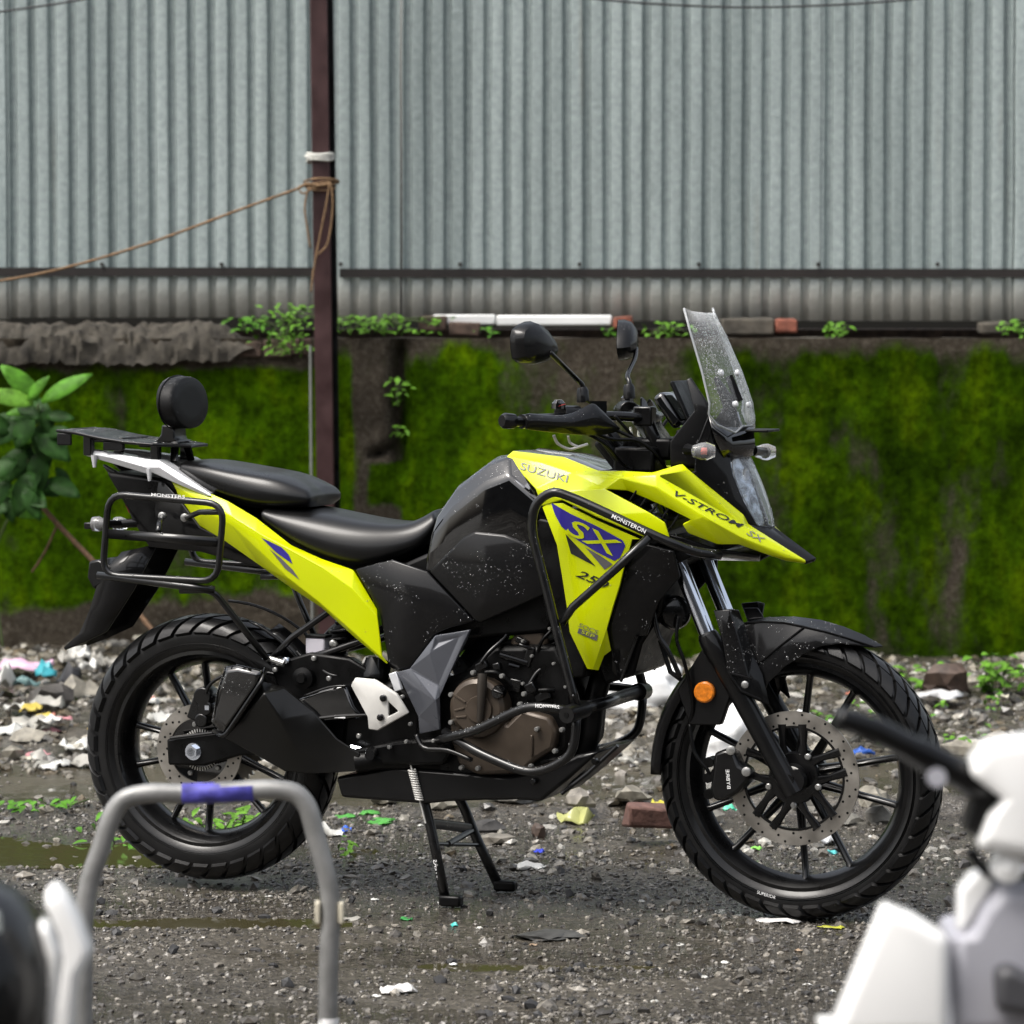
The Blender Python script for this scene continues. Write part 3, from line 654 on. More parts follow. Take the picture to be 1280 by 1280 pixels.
m = MB().lathe([(.0, -.07), (.04, -.07), (.08, -.074), (.08, -.068), (0, -.06)], 40, Matrix.Translation(CR)); m.build('disc_carrier', BLKG, WR)
m = MB()
for k in range(44):
    a = 2*math.pi*k/44; p = CR+Vector((.047*math.cos(a), -.0745, .047*math.sin(a))); m.box(p, (.008, .002, .0028), Matrix.Rotation(-a, 3, 'Y'))
m.build('sensor_ring', ALU, WR, smooth=0)
for k in range(5):
    a = R(30)+k*2*math.pi/5; bolt(CR+Vector((.063*math.cos(a), -.074, .063*math.sin(a))), .0065, WR)
# sprocket on the far side
m = MB(); prs = []
for k in range(45):
    for (f_, r_) in ((0, .098), (.3, .106), (.5, .106), (.8, .098)):
        a = 2*math.pi*(k+f_)/45; prs.append((CR.x+r_*math.cos(a), CR.z+r_*math.sin(a)))
m.prism(prs, .068, .074); m.build('sprocket', STL, WR, smooth=30)
# axles
m = MB(); m.cyl(CF+Vector((0, -.118, 0)), CF+Vector((0, .118, 0)), .016, 20); m.cyl(CF+Vector((0, -.108, 0)), CF+Vector((0, -.075, 0)), .026, 24); m.build('axle', BLKS, bike)
m = MB().lathe([(.026, -.090), (.031, -.090), (.031, -.076), (.026, -.076)], 32, Matrix.Translation(CF), closed=True); m.build('axle_spacer', ALU, bike)
m = MB(); m.cyl(CR+Vector((0, -.128, 0)), CR+Vector((0, .128, 0)), .0105, 16); m.tube([CR+Vector((0, -.114, 0)), CR+Vector((0, -.128, 0))], .0165, 6); m.cyl(CR+Vector((0, -.111, 0)), CR+Vector((0, -.115, 0)), .021, 20); m.build('axle', CHR, bike, smooth=30)
# tyre lettering
text('SUPERIOR', (946, 1117), (969, 1124), 4, .056, WHT, WF, None, off=0)
# ---------------------------------------------------------------- front fork
def forkpt(px, py, l): return B(px, py, l)
ft = B(846, 697, .098); fm = B(886, 797, .098); fb = B(972, 985, .098)
ax = (fm-ft).normalized()
for s in (1, -1):
    g = (lambda v: v) if s > 0 else mir
    o = MB().cyl(g(ft-ax*.16), g(fm+ax*.03), .0185, 20).build('fork_tube', CHR, bike)
    low = fm; end = Vector((CF.x-.005, -.098, CF.z+.0))
    dv = (end-low).normalized()
    m = MB(); m.tube([g(low-dv*.006), g(low+dv*.012), g(low+dv*.05), g(low+dv*.055), g(end-dv*.05), g(end+dv*.035)], [.024, .027, .027, .0245, .0235, .025], 20); m.cyl(g(end+Vector((.018, -.014, 0))), g(end+Vector((.018, .014, 0))), .026, 20)
    m.build('fork_slider', BLKM, bike, smooth=50)
    m = MB(); m.tube([g(fm-ax*.012), g(fm-ax*.002)], [.021, .024], 20); m.build('dust_seal', BLKS, bike)
m = MB(); m.box(ft-ax*.01+Vector((0, .098, 0)), (.09, .26, .05), Matrix.Rotation(R(-25), 3, 'Y')); m.box(ft-ax*.15+Vector((0, .098, 0)), (.10, .25, .03), Matrix.Rotation(R(-25), 3, 'Y')); m.build('triple_clamp', BLKD, bike, bevel=.008)
m = MB(); m.cyl(ft+Vector((-.06, .098, -.02)), ft-ax*.2+Vector((-.06, .098, 0)), .034, 18); m.build('steering_head', BLKD, bike)
# ---------------------------------------------------------------- front mudguard
zc = lambda x, y, l: (840+x/4.571, 720+y/4.571, l)
top = [zc(*q) for q in ((430, 256, .0), (540, 236, .0), (700, 231, .0), (850, 250, .0), (980, 288, .0), (1100, 338, .0), (1205, 399, .0))]
sh_ = [zc(*q) for q in ((405, 272, .052), (520, 262, .054), (640, 268, .056), (755, 290, .058), (880, 318, .055), (1010, 356, .045), (1160, 404, .022))]
cr_ = [zc(*q) for q in ((440, 420, .070), (490, 495, .072), (570, 440, .073), (660, 366, .073), (800, 350, .068), (950, 372, .058), (1150, 406, .026))]
lo_ = [zc(*q) for q in ((500, 720, .080), (548, 610, .079), (640, 520, .077), (750, 448, .074), (850, 402, .069), (960, 386, .060), (1140, 407, .027))]
rows_ = [PB(lo_), PB(cr_), PB(sh_), PB(top)]
rows_ += [[mir(v) for v in r_] for r_ in rows_[2::-1]]
fend = MB().grid(rows_); fo = fend.build('fender', BLKM, bike, smooth=24, solid=.004, bevel=.002)
for ln in (((490, 500, .075), (570, 437, .0755), (660, 366, .0755), (752, 294, .061)), ((410, 270, .055), (520, 261, .057), (640, 267, .059), (755, 290, .060)), ((755, 291, .060), (880, 318, .057), (1010, 356, .047), (1150, 402, .026))):
    MB().tube([B(*zc(*q)) for q in ln], .0022, 6).build('fender_rib', BLKM, fo)
sp_ = [zc(*q) for q in ((236, 196, .112), (330, 190, .118), (382, 202, .108), (412, 262, .078), (455, 420, .080), (520, 560, .086), (562, 742, .086), (500, 716, .104), (400, 668, .118), (340, 604, .122), (318, 548, .123), (290, 380, .122), (400, 430, .112), (440, 590, .110))]
panel(sp_, [(0, 1, 12, 11), (1, 2, 3, 12), (3, 4, 12), (12, 4, 5, 13), (11, 12, 13, 10), (13, 5, 6, 7), (10, 13, 8, 9), (13, 7, 8)], 'fork_shield', BLKM, t=.006, smooth=20)
for s in (1, -1):
    g = (lambda v: v) if s > 0 else mir
    m = MB(); m.tube([g(B(*zc(*q))) for q in ((330, 556, .126), (460, 588, .115))], .003, 6); m.tube([g(B(*zc(*q))) for q in ((330, 560, .126), (390, 655, .122), (508, 708, .106))], .003, 6); m.build('shield_rib', BLKM, bike)
bolt(B(*zc(418, 620, .112)), .009, bike)
wg = [zc(*q) for q in ((405, 180, -.02), (490, 178, -.02), (527, 238, .0), (432, 250, .0))]
panel(wg, [(0, 1, 2, 3)], 'fender_fin', BLKM, t=.02, two=False)
# rear section of the mudguard behind the wheel
rows2 = []
for k in range(15):
    a = R(128)+(R(181)-R(128))*k/14
    rr_ = .356
    rows2.append([CF+Vector(((rr_-e)*math.cos(a), y, (rr_-e)*math.sin(a))) for y, e in ((-.066, .035), (-.058, .010), (-.03, 0), (0, -.003), (.03, 0), (.058, .010), (.066, .035))])
MB().grid(rows2).build('splash_guard', BLKM, bike, smooth=40, solid=.004)
m = MB(); m.prism([(B(*q, .07).x, B(*q, .07).z) for q in ((880, 812), (905, 800), (922, 855), (905, 905), (866, 905), (850, 862))], -.095, -.072); m.build('reflector_bracket', BLKM, bike, bevel=.004)
c = B(881, 865, .10); m = MB().lathe([(0, -.009), (.021, -.009), (.0245, -.006), (.0245, .004), (0, .004)], 28, Matrix.Translation(c)); m.build('reflector', ORNG, bike)
# ---------------------------------------------------------------- front caliper
zk = lambda x, y, l: B(860+x/4.923, 860+y/4.923, l)
m = MB(); ol = [zk(*q, .085) for q in ((175, 395), (240, 370), (300, 390), (330, 470), (380, 500), (390, 560), (320, 640), (240, 690), (170, 685), (150, 610), (165, 500))]
m.prism([(v.x, v.z) for v in ol], -.105, -.04); m.build('brake_caliper', BLKS, bike, bevel=.008)
m = MB()
for q in ((135, 455), (130, 550), (135, 650), (180, 520)): v = zk(*q, .085); m.cyl(v+Vector((0, .03, 0)), v+Vector((0, -.012, 0)), .012, 12)
m.build('caliper_pin', BLKD, bike)
for q in ((265, 383), (360, 515)): bolt(zk(*q, .107), .011, bike)
text('BYBRE', zk_ if False else (909, 986), (907, 962), 4.5, .1065, WHT, bike, None)
m = MB(); m.tube(spline([B(862, 905, .09), B(868, 940, .095), B(884, 962, .095), B(890, 975, .09)], 6), .0045, 8)
m.tube(spline([B(848, 770, .11), B(846, 800, .12), B(856, 830, .12), B(866, 880, .10), B(862, 905, .09)], 6), .0045, 8); m.build('brake_hose', BLKD, bike, smooth=180)
# ---------------------------------------------------------------- swing arm, rear brake
zr = lambda x, y, l: B(80+x/3.2, 720+y/3.2, l)
m = MB(); ol = [zr(*q, .11) for q in ((410, 652), (600, 628), (900, 560), (1430, 540), (1430, 640), (1000, 700), (700, 720), (560, 760), (416, 756))]
m.prism([(v.x, v.z) for v in ol], -.112, -.085); both(m, 'swing_arm', BLKD, bevel=.006)
m = MB(); v = zr(*(1150, 600), 0); m.box((v.x, 0, v.z), (.07, .19, .06)); m.build('swing_arm_bridge', BLKS, bike, bevel=.01)
m = MB()
for q, s in (((565, 480), .024), ((575, 525), .02), ((560, 575), .018)): v = zr(*q, .09); m.cyl(v+Vector((0, .035, 0)), v+Vector((0, -.02, 0)), s, 14)
v = zr(560, 520, .08); m.box(v, (.05, .05, .075), Matrix.Rotation(R(20), 3, 'Y')); m.build('brake_caliper', BLKS, bike, bevel=.004)
v = zr(572, 527, .112); m = MB(); m.box(v, (.011, .003, .011)); m.build('caliper_pin', CHR, bike)
# ---------------------------------------------------------------- silencer
capo = [(645, 360), (700, 352), (800, 376), (790, 425), (640, 642), (590, 590), (600, 530), (612, 460)]
bodo = [(782, 418), (880, 445), (1000, 540), (1095, 650), (1185, 708), (1180, 780), (1000, 790), (885, 782), (780, 722), (642, 648)]
def solidpx(ol, l0, l1, tf, taper=.82, mid=None):
    """closed body: outline on face l1 (inset) and at l0"""
    n = len(ol); c = np.mean(np.array(ol), 0); vs = []
    for (l, k) in ((l0, .9), (l0*.4+l1*.6, 1.0), (l1-.012, .97), (l1, taper)):
        for q in ol: vs.append(tf(c[0]+(q[0]-c[0])*k, c[1]+(q[1]-c[1])*k, l))
    fs = [tuple(range(n)), tuple(range(4*n-1, 3*n-1, -1))]
    for r_ in range(3): fs += [(r_*n+i, r_*n+(i+1) % n, (r_+1)*n+(i+1) % n, (r_+1)*n+i) for i in range(n)]
    return MB().add(vs, fs)
solidpx(capo, .115, .225, zr, .8).build('silencer_cap', BLKG, bike, smooth=30, bevel=.004)
sil = MB(); n = len(bodo); ridge = [(800, 470), (860, 560), (935, 700), (1000, 740), (1100, 745)]
bo = [zr(*q, .115) for q in bodo]; of = [zr(*q, .17) for q in bodo]
sil.add(bo+of, [tuple(range(n))]+[(i, i+n, (i+1) % n+n, (i+1) % n) for i in range(n)])
rid = [zr(*q, .228-.02*i) for i, q in enumerate(((800, 470), (870, 580), (935, 700), (1010, 745)))]
o0 = len(sil.v); sil.v += rid; f_ = lambda i: n+i
sil.f += [(f_(0), f_(1), o0), (f_(1), f_(2), o0+1, o0), (f_(2), f_(3), o0+2, o0+1), (f_(3), f_(4), o0+3, o0+2), (f_(4), f_(5), o0+3), (f_(5), f_(6), o0+3), (f_(6), f_(7), o0+2, o0+3), (f_(7), f_(8), o0+1, o0+2), (f_(8), f_(9), o0, o0+1), (f_(9), f_(0), o0)]
sil.build('silencer', mat('silencer_black', (.0032, .0032, .003), .4, coat=.35, coat_r=.2, nscale=7, namp=.4, rvar=.12, spec=.2), bike, smooth=30, bevel=.004)
m = MB(); m.tube([zr(1170, 745, .15), zr(1260, 735, .14), zr(1400, 740, .12), zr(1700, 800, .09)], [.026, .024, .022, .022], 16); m.build('exhaust_pipe', BLKD, bike, smooth=60)
m = MB(); m.tube([zr(1150, 690, .14), zr(1190, 700, .14)], [.012, .012], 10); m.build('heat_clamp', CHR, bike)
# ---------------------------------------------------------------- bodywork: tail, seats
def grid_panel(rowspx, name, m, t=.006, bevel=.003, smooth=20, two=True, **kw):
    P = len(rowspx[0]); pts = [q for r_ in rowspx for q in r_]
    fs = [(i*P+j, i*P+j+1, (i+1)*P+j+1, (i+1)*P+j) for i in range(len(rowspx)-1) for j in range(P-1)]
    return panel(pts, fs, name, m, t, bevel, smooth, two, **kw)
tail = [[(214, 601, .095), (250, 611, .115), (285, 626, .13), (322, 648, .14), (366, 682, .145), (402, 698, .147), (442, 712, .148), (472, 762, .153)],
        [(217, 607, .102), (252, 627, .132), (289, 645, .152), (320, 664, .168), (362, 686, .175), (402, 708, .178), (440, 735, .176), (472, 772, .166)],
        [(220, 613, .102), (252, 638, .130), (289, 656, .150), (328, 692, .166), (361, 723, .170), (397, 751, .172), (438, 787, .170), (477, 822, .165)],
        [(223, 622, .095), (248, 657, .112), (280, 676, .128), (324, 707, .140), (362, 734, .148), (402, 760, .155), (443, 797, .158), (484, 831, .156)]]
ta, tb, tm = grid_panel(tail, 'tail_panel', YEL, smooth=40, bevel=.006, segs=3, bang=9)
tt = bvh(tm)
decal(tt, [(327, 672), (352, 684), (361, 693), (366, 705), (345, 690)], .17, 'blue_stripe', BLUE, ta)
decal(tt, [(337, 686), (352, 698), (366, 712), (375, 725), (356, 710)], .17, 'grey_stripe', GREYD, ta)
# rider seat
def loftseat(rows, name, m, sub=2):
    r_ = []
    for q in rows:
        v = PB(q); v.insert(1, v[0].lerp(v[1], .12)); v.insert(len(v)-1, v[-1].lerp(v[-2], .12)); r_.append(v)
    full = r_+[[mir(v) for v in q] for q in r_[-2::-1]]
    o = MB().grid(full)
    P = len(full[0]); n = len(full)
    o.f += [tuple(i*P for i in range(n))[::-1], tuple(i*P+P-1 for i in range(n))]
    return o.build(name, m, bike, smooth=180, subsurf=sub)
rs = [[(336, 672, .10), (368, 690, .11), (404, 705, .115), (445, 716, .11), (490, 705, .09), (528, 690, .07), (548, 664, .05)],
      [(321, 648, .134), (366, 681, .142), (402, 696, .144), (445, 708, .142), (490, 698, .120), (530, 682, .095), (546, 656, .07)],
      [(322, 638, .136), (358, 658, .146), (400, 675, .150), (445, 685, .148), (490, 685, .125), (524, 672, .10), (545, 648, .075)],
      [(328, 635, .118), (356, 638, .122), (400, 648, .124), (445, 657, .122), (490, 660, .105), (516, 656, .085), (541, 640, .06)],
      [(345, 634, .07), (368, 633, .07), (408, 640, .07), (450, 650, .07), (494, 655, .06), (518, 652, .05), (543, 637, .035)],
      [(360, 632, .0), (384, 630, .0), (424, 638, .0), (466, 648, .0), (508, 653, .0), (530, 649, .0), (552, 634, .0)]]
loftseat(rs, 'rider_seat', LEATH)
ps = [[(226, 592, .08), (250, 612, .09), (285, 628, .10), (322, 636, .105), (355, 636, .10), (387, 634, .08)],
      [(221, 586, .092), (247, 604, .118), (285, 620, .128), (320, 630, .134), (356, 630, .128), (389, 629, .10)],
      [(221, 581, .092), (247, 590, .118), (285, 602, .130), (322, 612, .136), (357, 617, .128), (389, 621, .10)],
      [(223, 579.5, .084), (249, 583, .109), (285, 591, .118), (324, 598, .121), (354, 604, .115), (387, 615, .09)],
      [(224, 578, .08), (250, 580, .10), (285, 588, .108), (325, 594, .110), (352, 600, .108), (386, 613, .085)],
      [(228, 576, .04), (258, 574, .05), (296, 581, .055), (335, 588, .055), (364, 593, .05), (391, 609, .045)],
      [(234, 576, .0), (266, 573, .0), (304, 580, .0), (344, 587, .0), (376, 594, .0), (398, 611, .0)]]
loftseat(ps, 'pillion_seat', LEATH)
# tank
tk = [[(528, 720, .15), (560, 726, .15), (606, 744, .15), (640, 744, .148), (672, 742, .146), (715, 720, .13)],
      [(532, 696, .156), (556, 676, .162), (604, 662, .168), (640, 660, .168), (672, 660, .166), (712, 650, .14)],
      [(540, 668, .150), (565, 638, .156), (606, 606, .160), (636, 594, .160), (669, 626, .166), (714, 626, .13)],
      [(545, 647, .118), (572, 608, .122), (614, 577, .122), (634, 571, .118), (672, 590, .126), (720, 596, .10)],
      [(551, 638, .07), (580, 602, .075), (622, 571, .075), (648, 566, .075), (684, 568, .075), (738, 584, .06)],
      [(562, 631, .0), (592, 599, .0), (636, 568, .0), (662, 563, .0), (700, 566, .0), (752, 582, .0)]]
r_ = [PB(q) for q in tk]; full = r_+[[mir(v) for v in q] for q in r_[-2::-1]]
tko = MB().grid(full); P_ = 6; n_ = len(full); tko.f += [tuple(i*P_ for i in range(n_))[::-1], tuple(i*P_+P_-1 for i in range(n_))]
tko.build('fuel_tank', BLKG, bike, smooth=16, bevel=.010, segs=4)
pad = [(535, 714, .163), (580, 670, .17), (592, 664, .172), (630, 668, .174), (657, 678, .172), (672, 692, .17), (694, 738, .165), (640, 762, .166), (600, 780, .164), (592, 776, .164), (615, 720, .183), (560, 722, .172)]
panel(pad, [(0, 1, 11), (1, 2, 10, 11), (2, 3, 10), (3, 4, 10), (4, 5, 10), (5, 6, 10), (6, 7, 10), (7, 8, 10), (8, 9, 11, 10), (9, 0, 11)], 'knee_pad', BLKM, t=.022, bevel=.008, smooth=40, segs=3)
sc = [(443, 711, .153), (490, 699, .158), (534, 714, .165), (593, 777, .165), (560, 786, .166), (544, 793, .168), (513, 836, .162), (497, 840, .158), (485, 831, .157), (478, 785, .160), (473, 764, .157), (500, 742, .176), (540, 752, .176)]
panel(sc, [(0, 1, 11), (1, 2, 12, 11), (2, 3, 12), (3, 4, 12), (4, 5, 12), (5, 6, 11, 12), (6, 7, 11), (7, 8, 11), (8, 9, 11), (9, 10, 11), (10, 0, 11)], 'side_cover', BLKM, t=.012, bevel=.006, smooth=40, segs=3)
m = MB(); ol = [B(*q, .1) for q in ((470, 720), (540, 690), (690, 690), (712, 745), (690, 790), (570, 800), (520, 838), (490, 835))]
m.prism([(v.x, v.z) for v in ol], -.125, .125); m.build('inner_frame', BLKD, bike, bevel=.01)
# grey frame plate with its lighter edge and inset
q3 = lambda x, y, l: (420+x/5.818, 760+y/5.818, l)
gp = [q3(*q) for q in ((440, 468, .168), (535, 442, .172), (720, 205, .172), (972, 160, .165), (905, 300, .168), (758, 640, .172), (756, 885, .165), (606, 917, .165), (596, 790, .166), (478, 540, .166), (722, 672, .184), (745, 250, .166), (895, 212, .162), (745, 560, .168), (690, 320, .176))]
panel(gp, [(0, 1, 10), (0, 10, 8, 9), (10, 5, 6), (10, 6, 7, 8), (1, 14, 13, 10), (1, 2, 11, 14), (2, 3, 12, 11), (3, 4, 12), (12, 4, 5, 13), (13, 5, 10), (14, 11, 12, 13)], 'frame_cover', GREYP, t=.012, bevel=.002, smooth=10)
# heel plate with an open triangle
hp = [q3(*q) for q in ((105, 562, .200), (137, 506, .200), (280, 520, .205), (440, 625, .205), (527, 765, .203), (335, 868, .203), (300, 892, .200), (235, 882, .198), (226, 790, .198), (378, 680, .205), (452, 752, .205), (376, 792, .205), (250, 690, .206))]
panel(hp, [(0, 1, 12), (1, 2, 12), (2, 3, 9, 12), (3, 4, 10, 9), (4, 5, 11, 10), (5, 6, 11), (6, 7, 8), (6, 8, 12, 11), (8, 0, 12), (9, 11, 12)][:10], 'heel_plate', ALU, t=.012, bevel=.003, smooth=15)
for q in ((345, 655), (325, 795)): bolt(B(*q3(*q, .207)), .0085, bike, BLKS)
# ---------------------------------------------------------------- front bodywork
PT = {}
def pt(n_, x, y, l): PT[n_] = (x, y, l)
for n_, x, y, l in (('A', 633, 570, .112), ('B', 641, 563, .088), ('C', 706, 571, .092), ('D', 749, 588, .122), ('E', 716, 591, .142), ('F', 677, 578, .132), ('G', 669, 611, .168), ('H', 713, 614, .190), ('I', 757, 611, .178),
    ('J', 782, 588, .150), ('K', 816, 590, .162), ('L', 853, 579, .138), ('a8', 861, 587, .142), ('a9', 930, 643, .078), ('a10', 936, 655, .072), ('M', 785, 614, .158), ('N', 809, 624, .170), ('O', 840, 638, .176), ('P', 864, 650, .172),
    ('Q0', 775, 597, .168), ('Q1', 820, 609, .190), ('Q2', 880, 646, .172), ('Q3', 927, 672, .132), ('Q4', 985, 698, .055), ('R0', 820, 594, .178), ('R1', 929, 657, .105), ('tip', 1009, 702, .022), ('tipb', 1006, 705, .020), ('e2', 983, 702, .045), ('e1', 954, 692, .090),
    ('W2', 923, 681, .122), ('W1', 897, 681, .138), ('W0', 860, 667, .158), ('Wm', 853, 656, .170),
    ('c1', 810, 640, .192), ('c2', 831, 653, .186), ('d0', 677, 633, .166), ('d1', 702, 625, .188), ('d2', 745, 646, .196), ('d3', 804, 671, .194), ('d4', 837, 672, .184)): pt(n_, x, y, l)
def named(faces, *a, **k):
    ks = []; [ks.append(q) for f in faces for q in f.split() if q not in ks]
    return panel([PT[q] for q in ks], [tuple(ks.index(q) for q in f.split()) for f in faces], *a, **k)
ca, cb, cm = named(['B C E F', 'C D E', 'A B F', 'A F G', 'F E H G', 'E I H', 'D J Q0 E', 'E Q0 M I', 'J K R0 Q0', 'Q0 R0 Q1', 'Q0 Q1 N M', 'Q1 O N', 'K L a8 R0', 'R0 a8 a9 R1', 'a9 a10 R1', 'R0 R1 Q2 Q1', 'R1 Q3 Q2', 'R1 a10 tip Q4 Q3', 'Q1 Q2 P O', 'Q2 W2 W1 W0', 'Q2 W0 Wm P', 'Q2 Q3 W2', 'Q3 Q4 e1 W2', 'Q4 tip tipb e2 e1', 'G H d1 d0', 'H I c1 d2', 'H d2 d1', 'c1 c2 d4 d3', 'c1 d3 d2'], 'front_cowl', YEL, t=.007, bevel=.005, smooth=40, segs=3, bang=9)
ct = bvh(cm)
for n_, x, y, l in (('f1', 790, 674, .190), ('f2', 787, 686, .188), ('f3', 780, 708, .186), ('f4', 774, 733, .183), ('f5', 766, 758, .182), ('f6', 758, 787, .178), ('f7', 764, 813, .150), ('f8', 755, 820, .152), ('f9', 748, 838, .155), ('y', 741, 837, .168), ('g0', 734, 836, .166), ('g1', 712, 790, .174), ('g2', 709, 762, .176), ('g3', 703, 723, .176), ('g5', 696, 681, .174), ('x1', 745, 690, .186),
    ('k0', 687, 629, .172), ('k1', 702, 629, .184), ('k2', 745, 650, .190), ('k3', 800, 674, .189), ('k00', 678, 634, .166)): pt(n_, x, y, l)
sa, sb_, sm = named(['k00 k0 g5', 'k0 k1 x1 g5', 'k1 k2 x1', 'k2 k3 f1 x1', 'f1 f2 f3 x1', 'g5 x1 f3 g3', 'g3 f3 f4', 'g3 f4 f5 g2', 'g2 f5 f6 g1', 'g1 f6 y g0', 'f6 f7 f8 f9 y'], 'side_shroud', YEL, t=.007, bevel=.004, smooth=40, segs=3, bang=12)
st_ = bvh(sm)
decal(st_, [(707, 667), (745, 708), (714, 692)], .18, 'vent_opening', INK, sa, .0015)
decal(st_, [(689, 628), (713, 642), (745, 657), (778, 675), (782, 682), (775, 697), (768, 701), (746, 690), (722, 675), (702, 658), (694, 643)], .18, 'blue_graphic', BLUE, sa, .0012, 4)
decal(st_, [(732, 684), (750, 694), (766, 705), (756, 712)], .18, 'grey_graphic', GREYD, sa, .0014)
text('SX', (707, 666), (770, 697), 21, .18, YEL, sa, st_, shear=.12, bold=.012, off=.0030)
text('250', (719, 720), (759, 737), 10, .18, INK, sa, st_, shear=.35, bold=.012)
text('SOCS', (723, 783), (747, 793), 5, .18, GREYD, sa, st_, shear=.2)
decal(st_, [(724, 785), (748, 794), (746, 801), (722, 791)], .18, 'badge', GREYD, sa, .0016)
text('SEP', (727, 791), (743, 797.5), 4, .18, YEL, sa, st_, off=.003)
text('SUZUKI', (650, 587), (709, 604), 9.5, .14, GRYT, ca, ct, bold=.008)
text('V-STROM', (842, 619.5), (927, 662), 6.5, .18, INK, ca, ct, shear=.3, bold=.008)
text('SX', (932, 668), (954, 680), 7, .12, GRYT, ca, ct, shear=.3, bold=.008)
# black upper lid of the tank between the cowl halves, and the black nose and its ridge
lid = [(641, 563, .088), (706, 571, .092), (749, 588, .122), (782, 588, .150), (668, 562, 0), (716, 568, 0), (775, 582, 0), (812, 583, 0)]
panel(lid, [(0, 1, 5, 4), (1, 2, 6, 5), (2, 3, 7, 6)], 'tank_lid', BLKG, t=.01)
rid = [(670, 564, -.066), (723, 570, -.07), (783, 586, -.10)]
nose = [(936, 655, .070), (1009, 702, .021), (1021, 698, .0), (966, 657, .0), (961, 664, .012), (1010, 704, .012)]
panel(nose, [(0, 1, 2, 3)], 'nose_ridge', BLKM, t=.012)
und = [(800, 660, .14), (853, 672, .14), (900, 690, .11), (950, 696, .07), (950, 702, .0), (880, 700, 0), (800, 700, 0), (800, 690, .14), (870, 700, .12)]
panel(und, [(0, 1, 8, 7), (1, 2, 8), (2, 3, 4, 5), (8, 2, 5, 6), (7, 8, 6)], 'cowl_underside', BLKM, t=.008)
# headlamp mask
mk = [(830, 592, .12), (868, 590, .13), (895, 560, .09), (913, 573, .075), (916, 592, .078), (930, 626, .07), (949, 659, .05), (936, 655, .068), (880, 612, .12), (886, 520, .115), (870, 560, .125)]
panel(mk, [(0, 1, 8), (1, 10, 2, 4, 8), (10, 9, 2), (2, 3, 4), (8, 4, 5, 7), (5, 6, 7)], 'headlamp_mask', BLKM, t=.008, smooth=15)
hl = [[(913, 573, .078), (916, 592, .080), (930, 626, .072), (949, 660, .05), (957, 667, .02)],
      [(925, 570, .045), (934, 592, .048), (949, 626, .042), (960, 655, .03), (964, 664, .015)],
      [(934, 569, 0), (950, 592, 0), (962, 624, 0), (969, 650, 0), (968, 662, 0)]]
r_ = [PB(q) for q in hl]; full = r_+[[mir(v) for v in q] for q in r_[-2::-1]]
hlo = MB().grid(full).build('headlamp', HLAMP, bike, smooth=180, solid=.006, subsurf=2)
r2 = [[v+Vector((-.028, 0, -.003)) for v in q] for q in full]; r2 = [[Vector((v.x, v.y*.86, v.z)) for v in q] for q in r2]
MB().grid(r2).build('lamp_reflector', mat('lamp_reflector', (.42, .44, .47), .15, metal=.9, nscale=55, namp=.8), hlo, smooth=20)
for (px, py) in ((938, 593), (938, 625)):
    m = MB(); c = B(px, py, .035); m.lathe([(0, -.004), (.012, -.004), (.015, 0), (.012, .006), (0, .01)], 16, Matrix.Translation(c+Vector((-.012, 0, 0))) @ Matrix.Rotation(R(90), 4, 'Z')); m.build('lamp_lens', CLEAR, hlo)
r3 = [[v+Vector((-.05, 0, -.004)) for v in q] for q in full]; MB().grid([[Vector((v.x, v.y*1.05, v.z)) for v in q] for q in r3]).build('lamp_housing', BLKD, hlo)
# fascia between lamp and screen
fa = [[(886, 518, .118), (893, 545, .105), (905, 572, .085)], [(905, 534, .075), (916, 556, .068), (920, 572, .06)], [(925, 534, .04), (932, 556, .036), (932, 571, .03)], [(942, 534, 0), (944, 556, 0), (940, 570, 0)]]
r_ = [PB(q) for q in fa]; full = r_+[[mir(v) for v in q] for q in r_[-2::-1]]
MB().grid(full).build('front_fascia', BLKG, bike, smooth=30, solid=.006)
# cockpit wings and dash
cw = [(837, 552, .135), (868, 513, .118), (858, 474, .112), (864, 471, .105), (886, 505, .112), (889, 540, .112), (872, 580, .125), (838, 586, .13)]
panel(cw, [(0, 1, 5, 6), (0, 6, 7), (1, 2, 3, 4), (1, 4, 5)], 'cockpit_wing', BLKM, t=.008, smooth=15)
m = MB(); a = B(846, 512, 0); m.box(a, (.03, .15, .09), Matrix.Rotation(R(-35), 3, 'Y')); m.build('instrument_panel', BLKG, bike, bevel=.01)
m = MB(); m.box(B(862, 500, 0), (.012, .16, .10), Matrix.Rotation(R(-25), 3, 'Y')); m.box(B(880, 560, 0), (.09, .16, .09)); m.build('dash_bracket', BLKD, bike, bevel=.006)
# windscreen
ws = [[(855, 385, .112), (863, 415, .118), (877, 463, .128), (887, 505, .135), (886, 518, .134), (896, 531, .118)],
      [(866, 389, .085), (879, 420, .088), (897, 463, .09), (911, 505, .09), (914, 528, .085), (919, 541, .08)],
      [(882, 391, .035), (897, 420, .036), (916, 463, .037), (930, 505, .038), (933, 524, .036), (928, 533, .038)],
      [(888, 391, .0), (904, 420, .0), (922, 463, .0), (936, 505, .0), (940, 524, .0), (939, 532, .0)]]
r_ = [PB(q) for q in ws]; full = r_+[[mir(v) for v in q] for q in r_[-2::-1]]
SCR = bpy.data.materials.new('wet_clear_screen'); nt, p, L = nodes(SCR)
tr = nt.nodes.new('ShaderNodeBsdfTransparent'); tr.inputs[0].default_value = (.95, .96, .97, 1); mxs = nt.nodes.new('ShaderNodeMixShader'); out = nt.nodes['Material Output']
p.inputs['Base Color'].default_value = (.75, .77, .78, 1); p.inputs['Roughness'].default_value = .15
tc = nt.nodes.new('ShaderNodeTexCoord'); nv = N_(nt, 'ShaderNodeTexNoise', Scale=420., Detail=3.); L.new(tc.outputs['Object'], nv.inputs['Vector'])
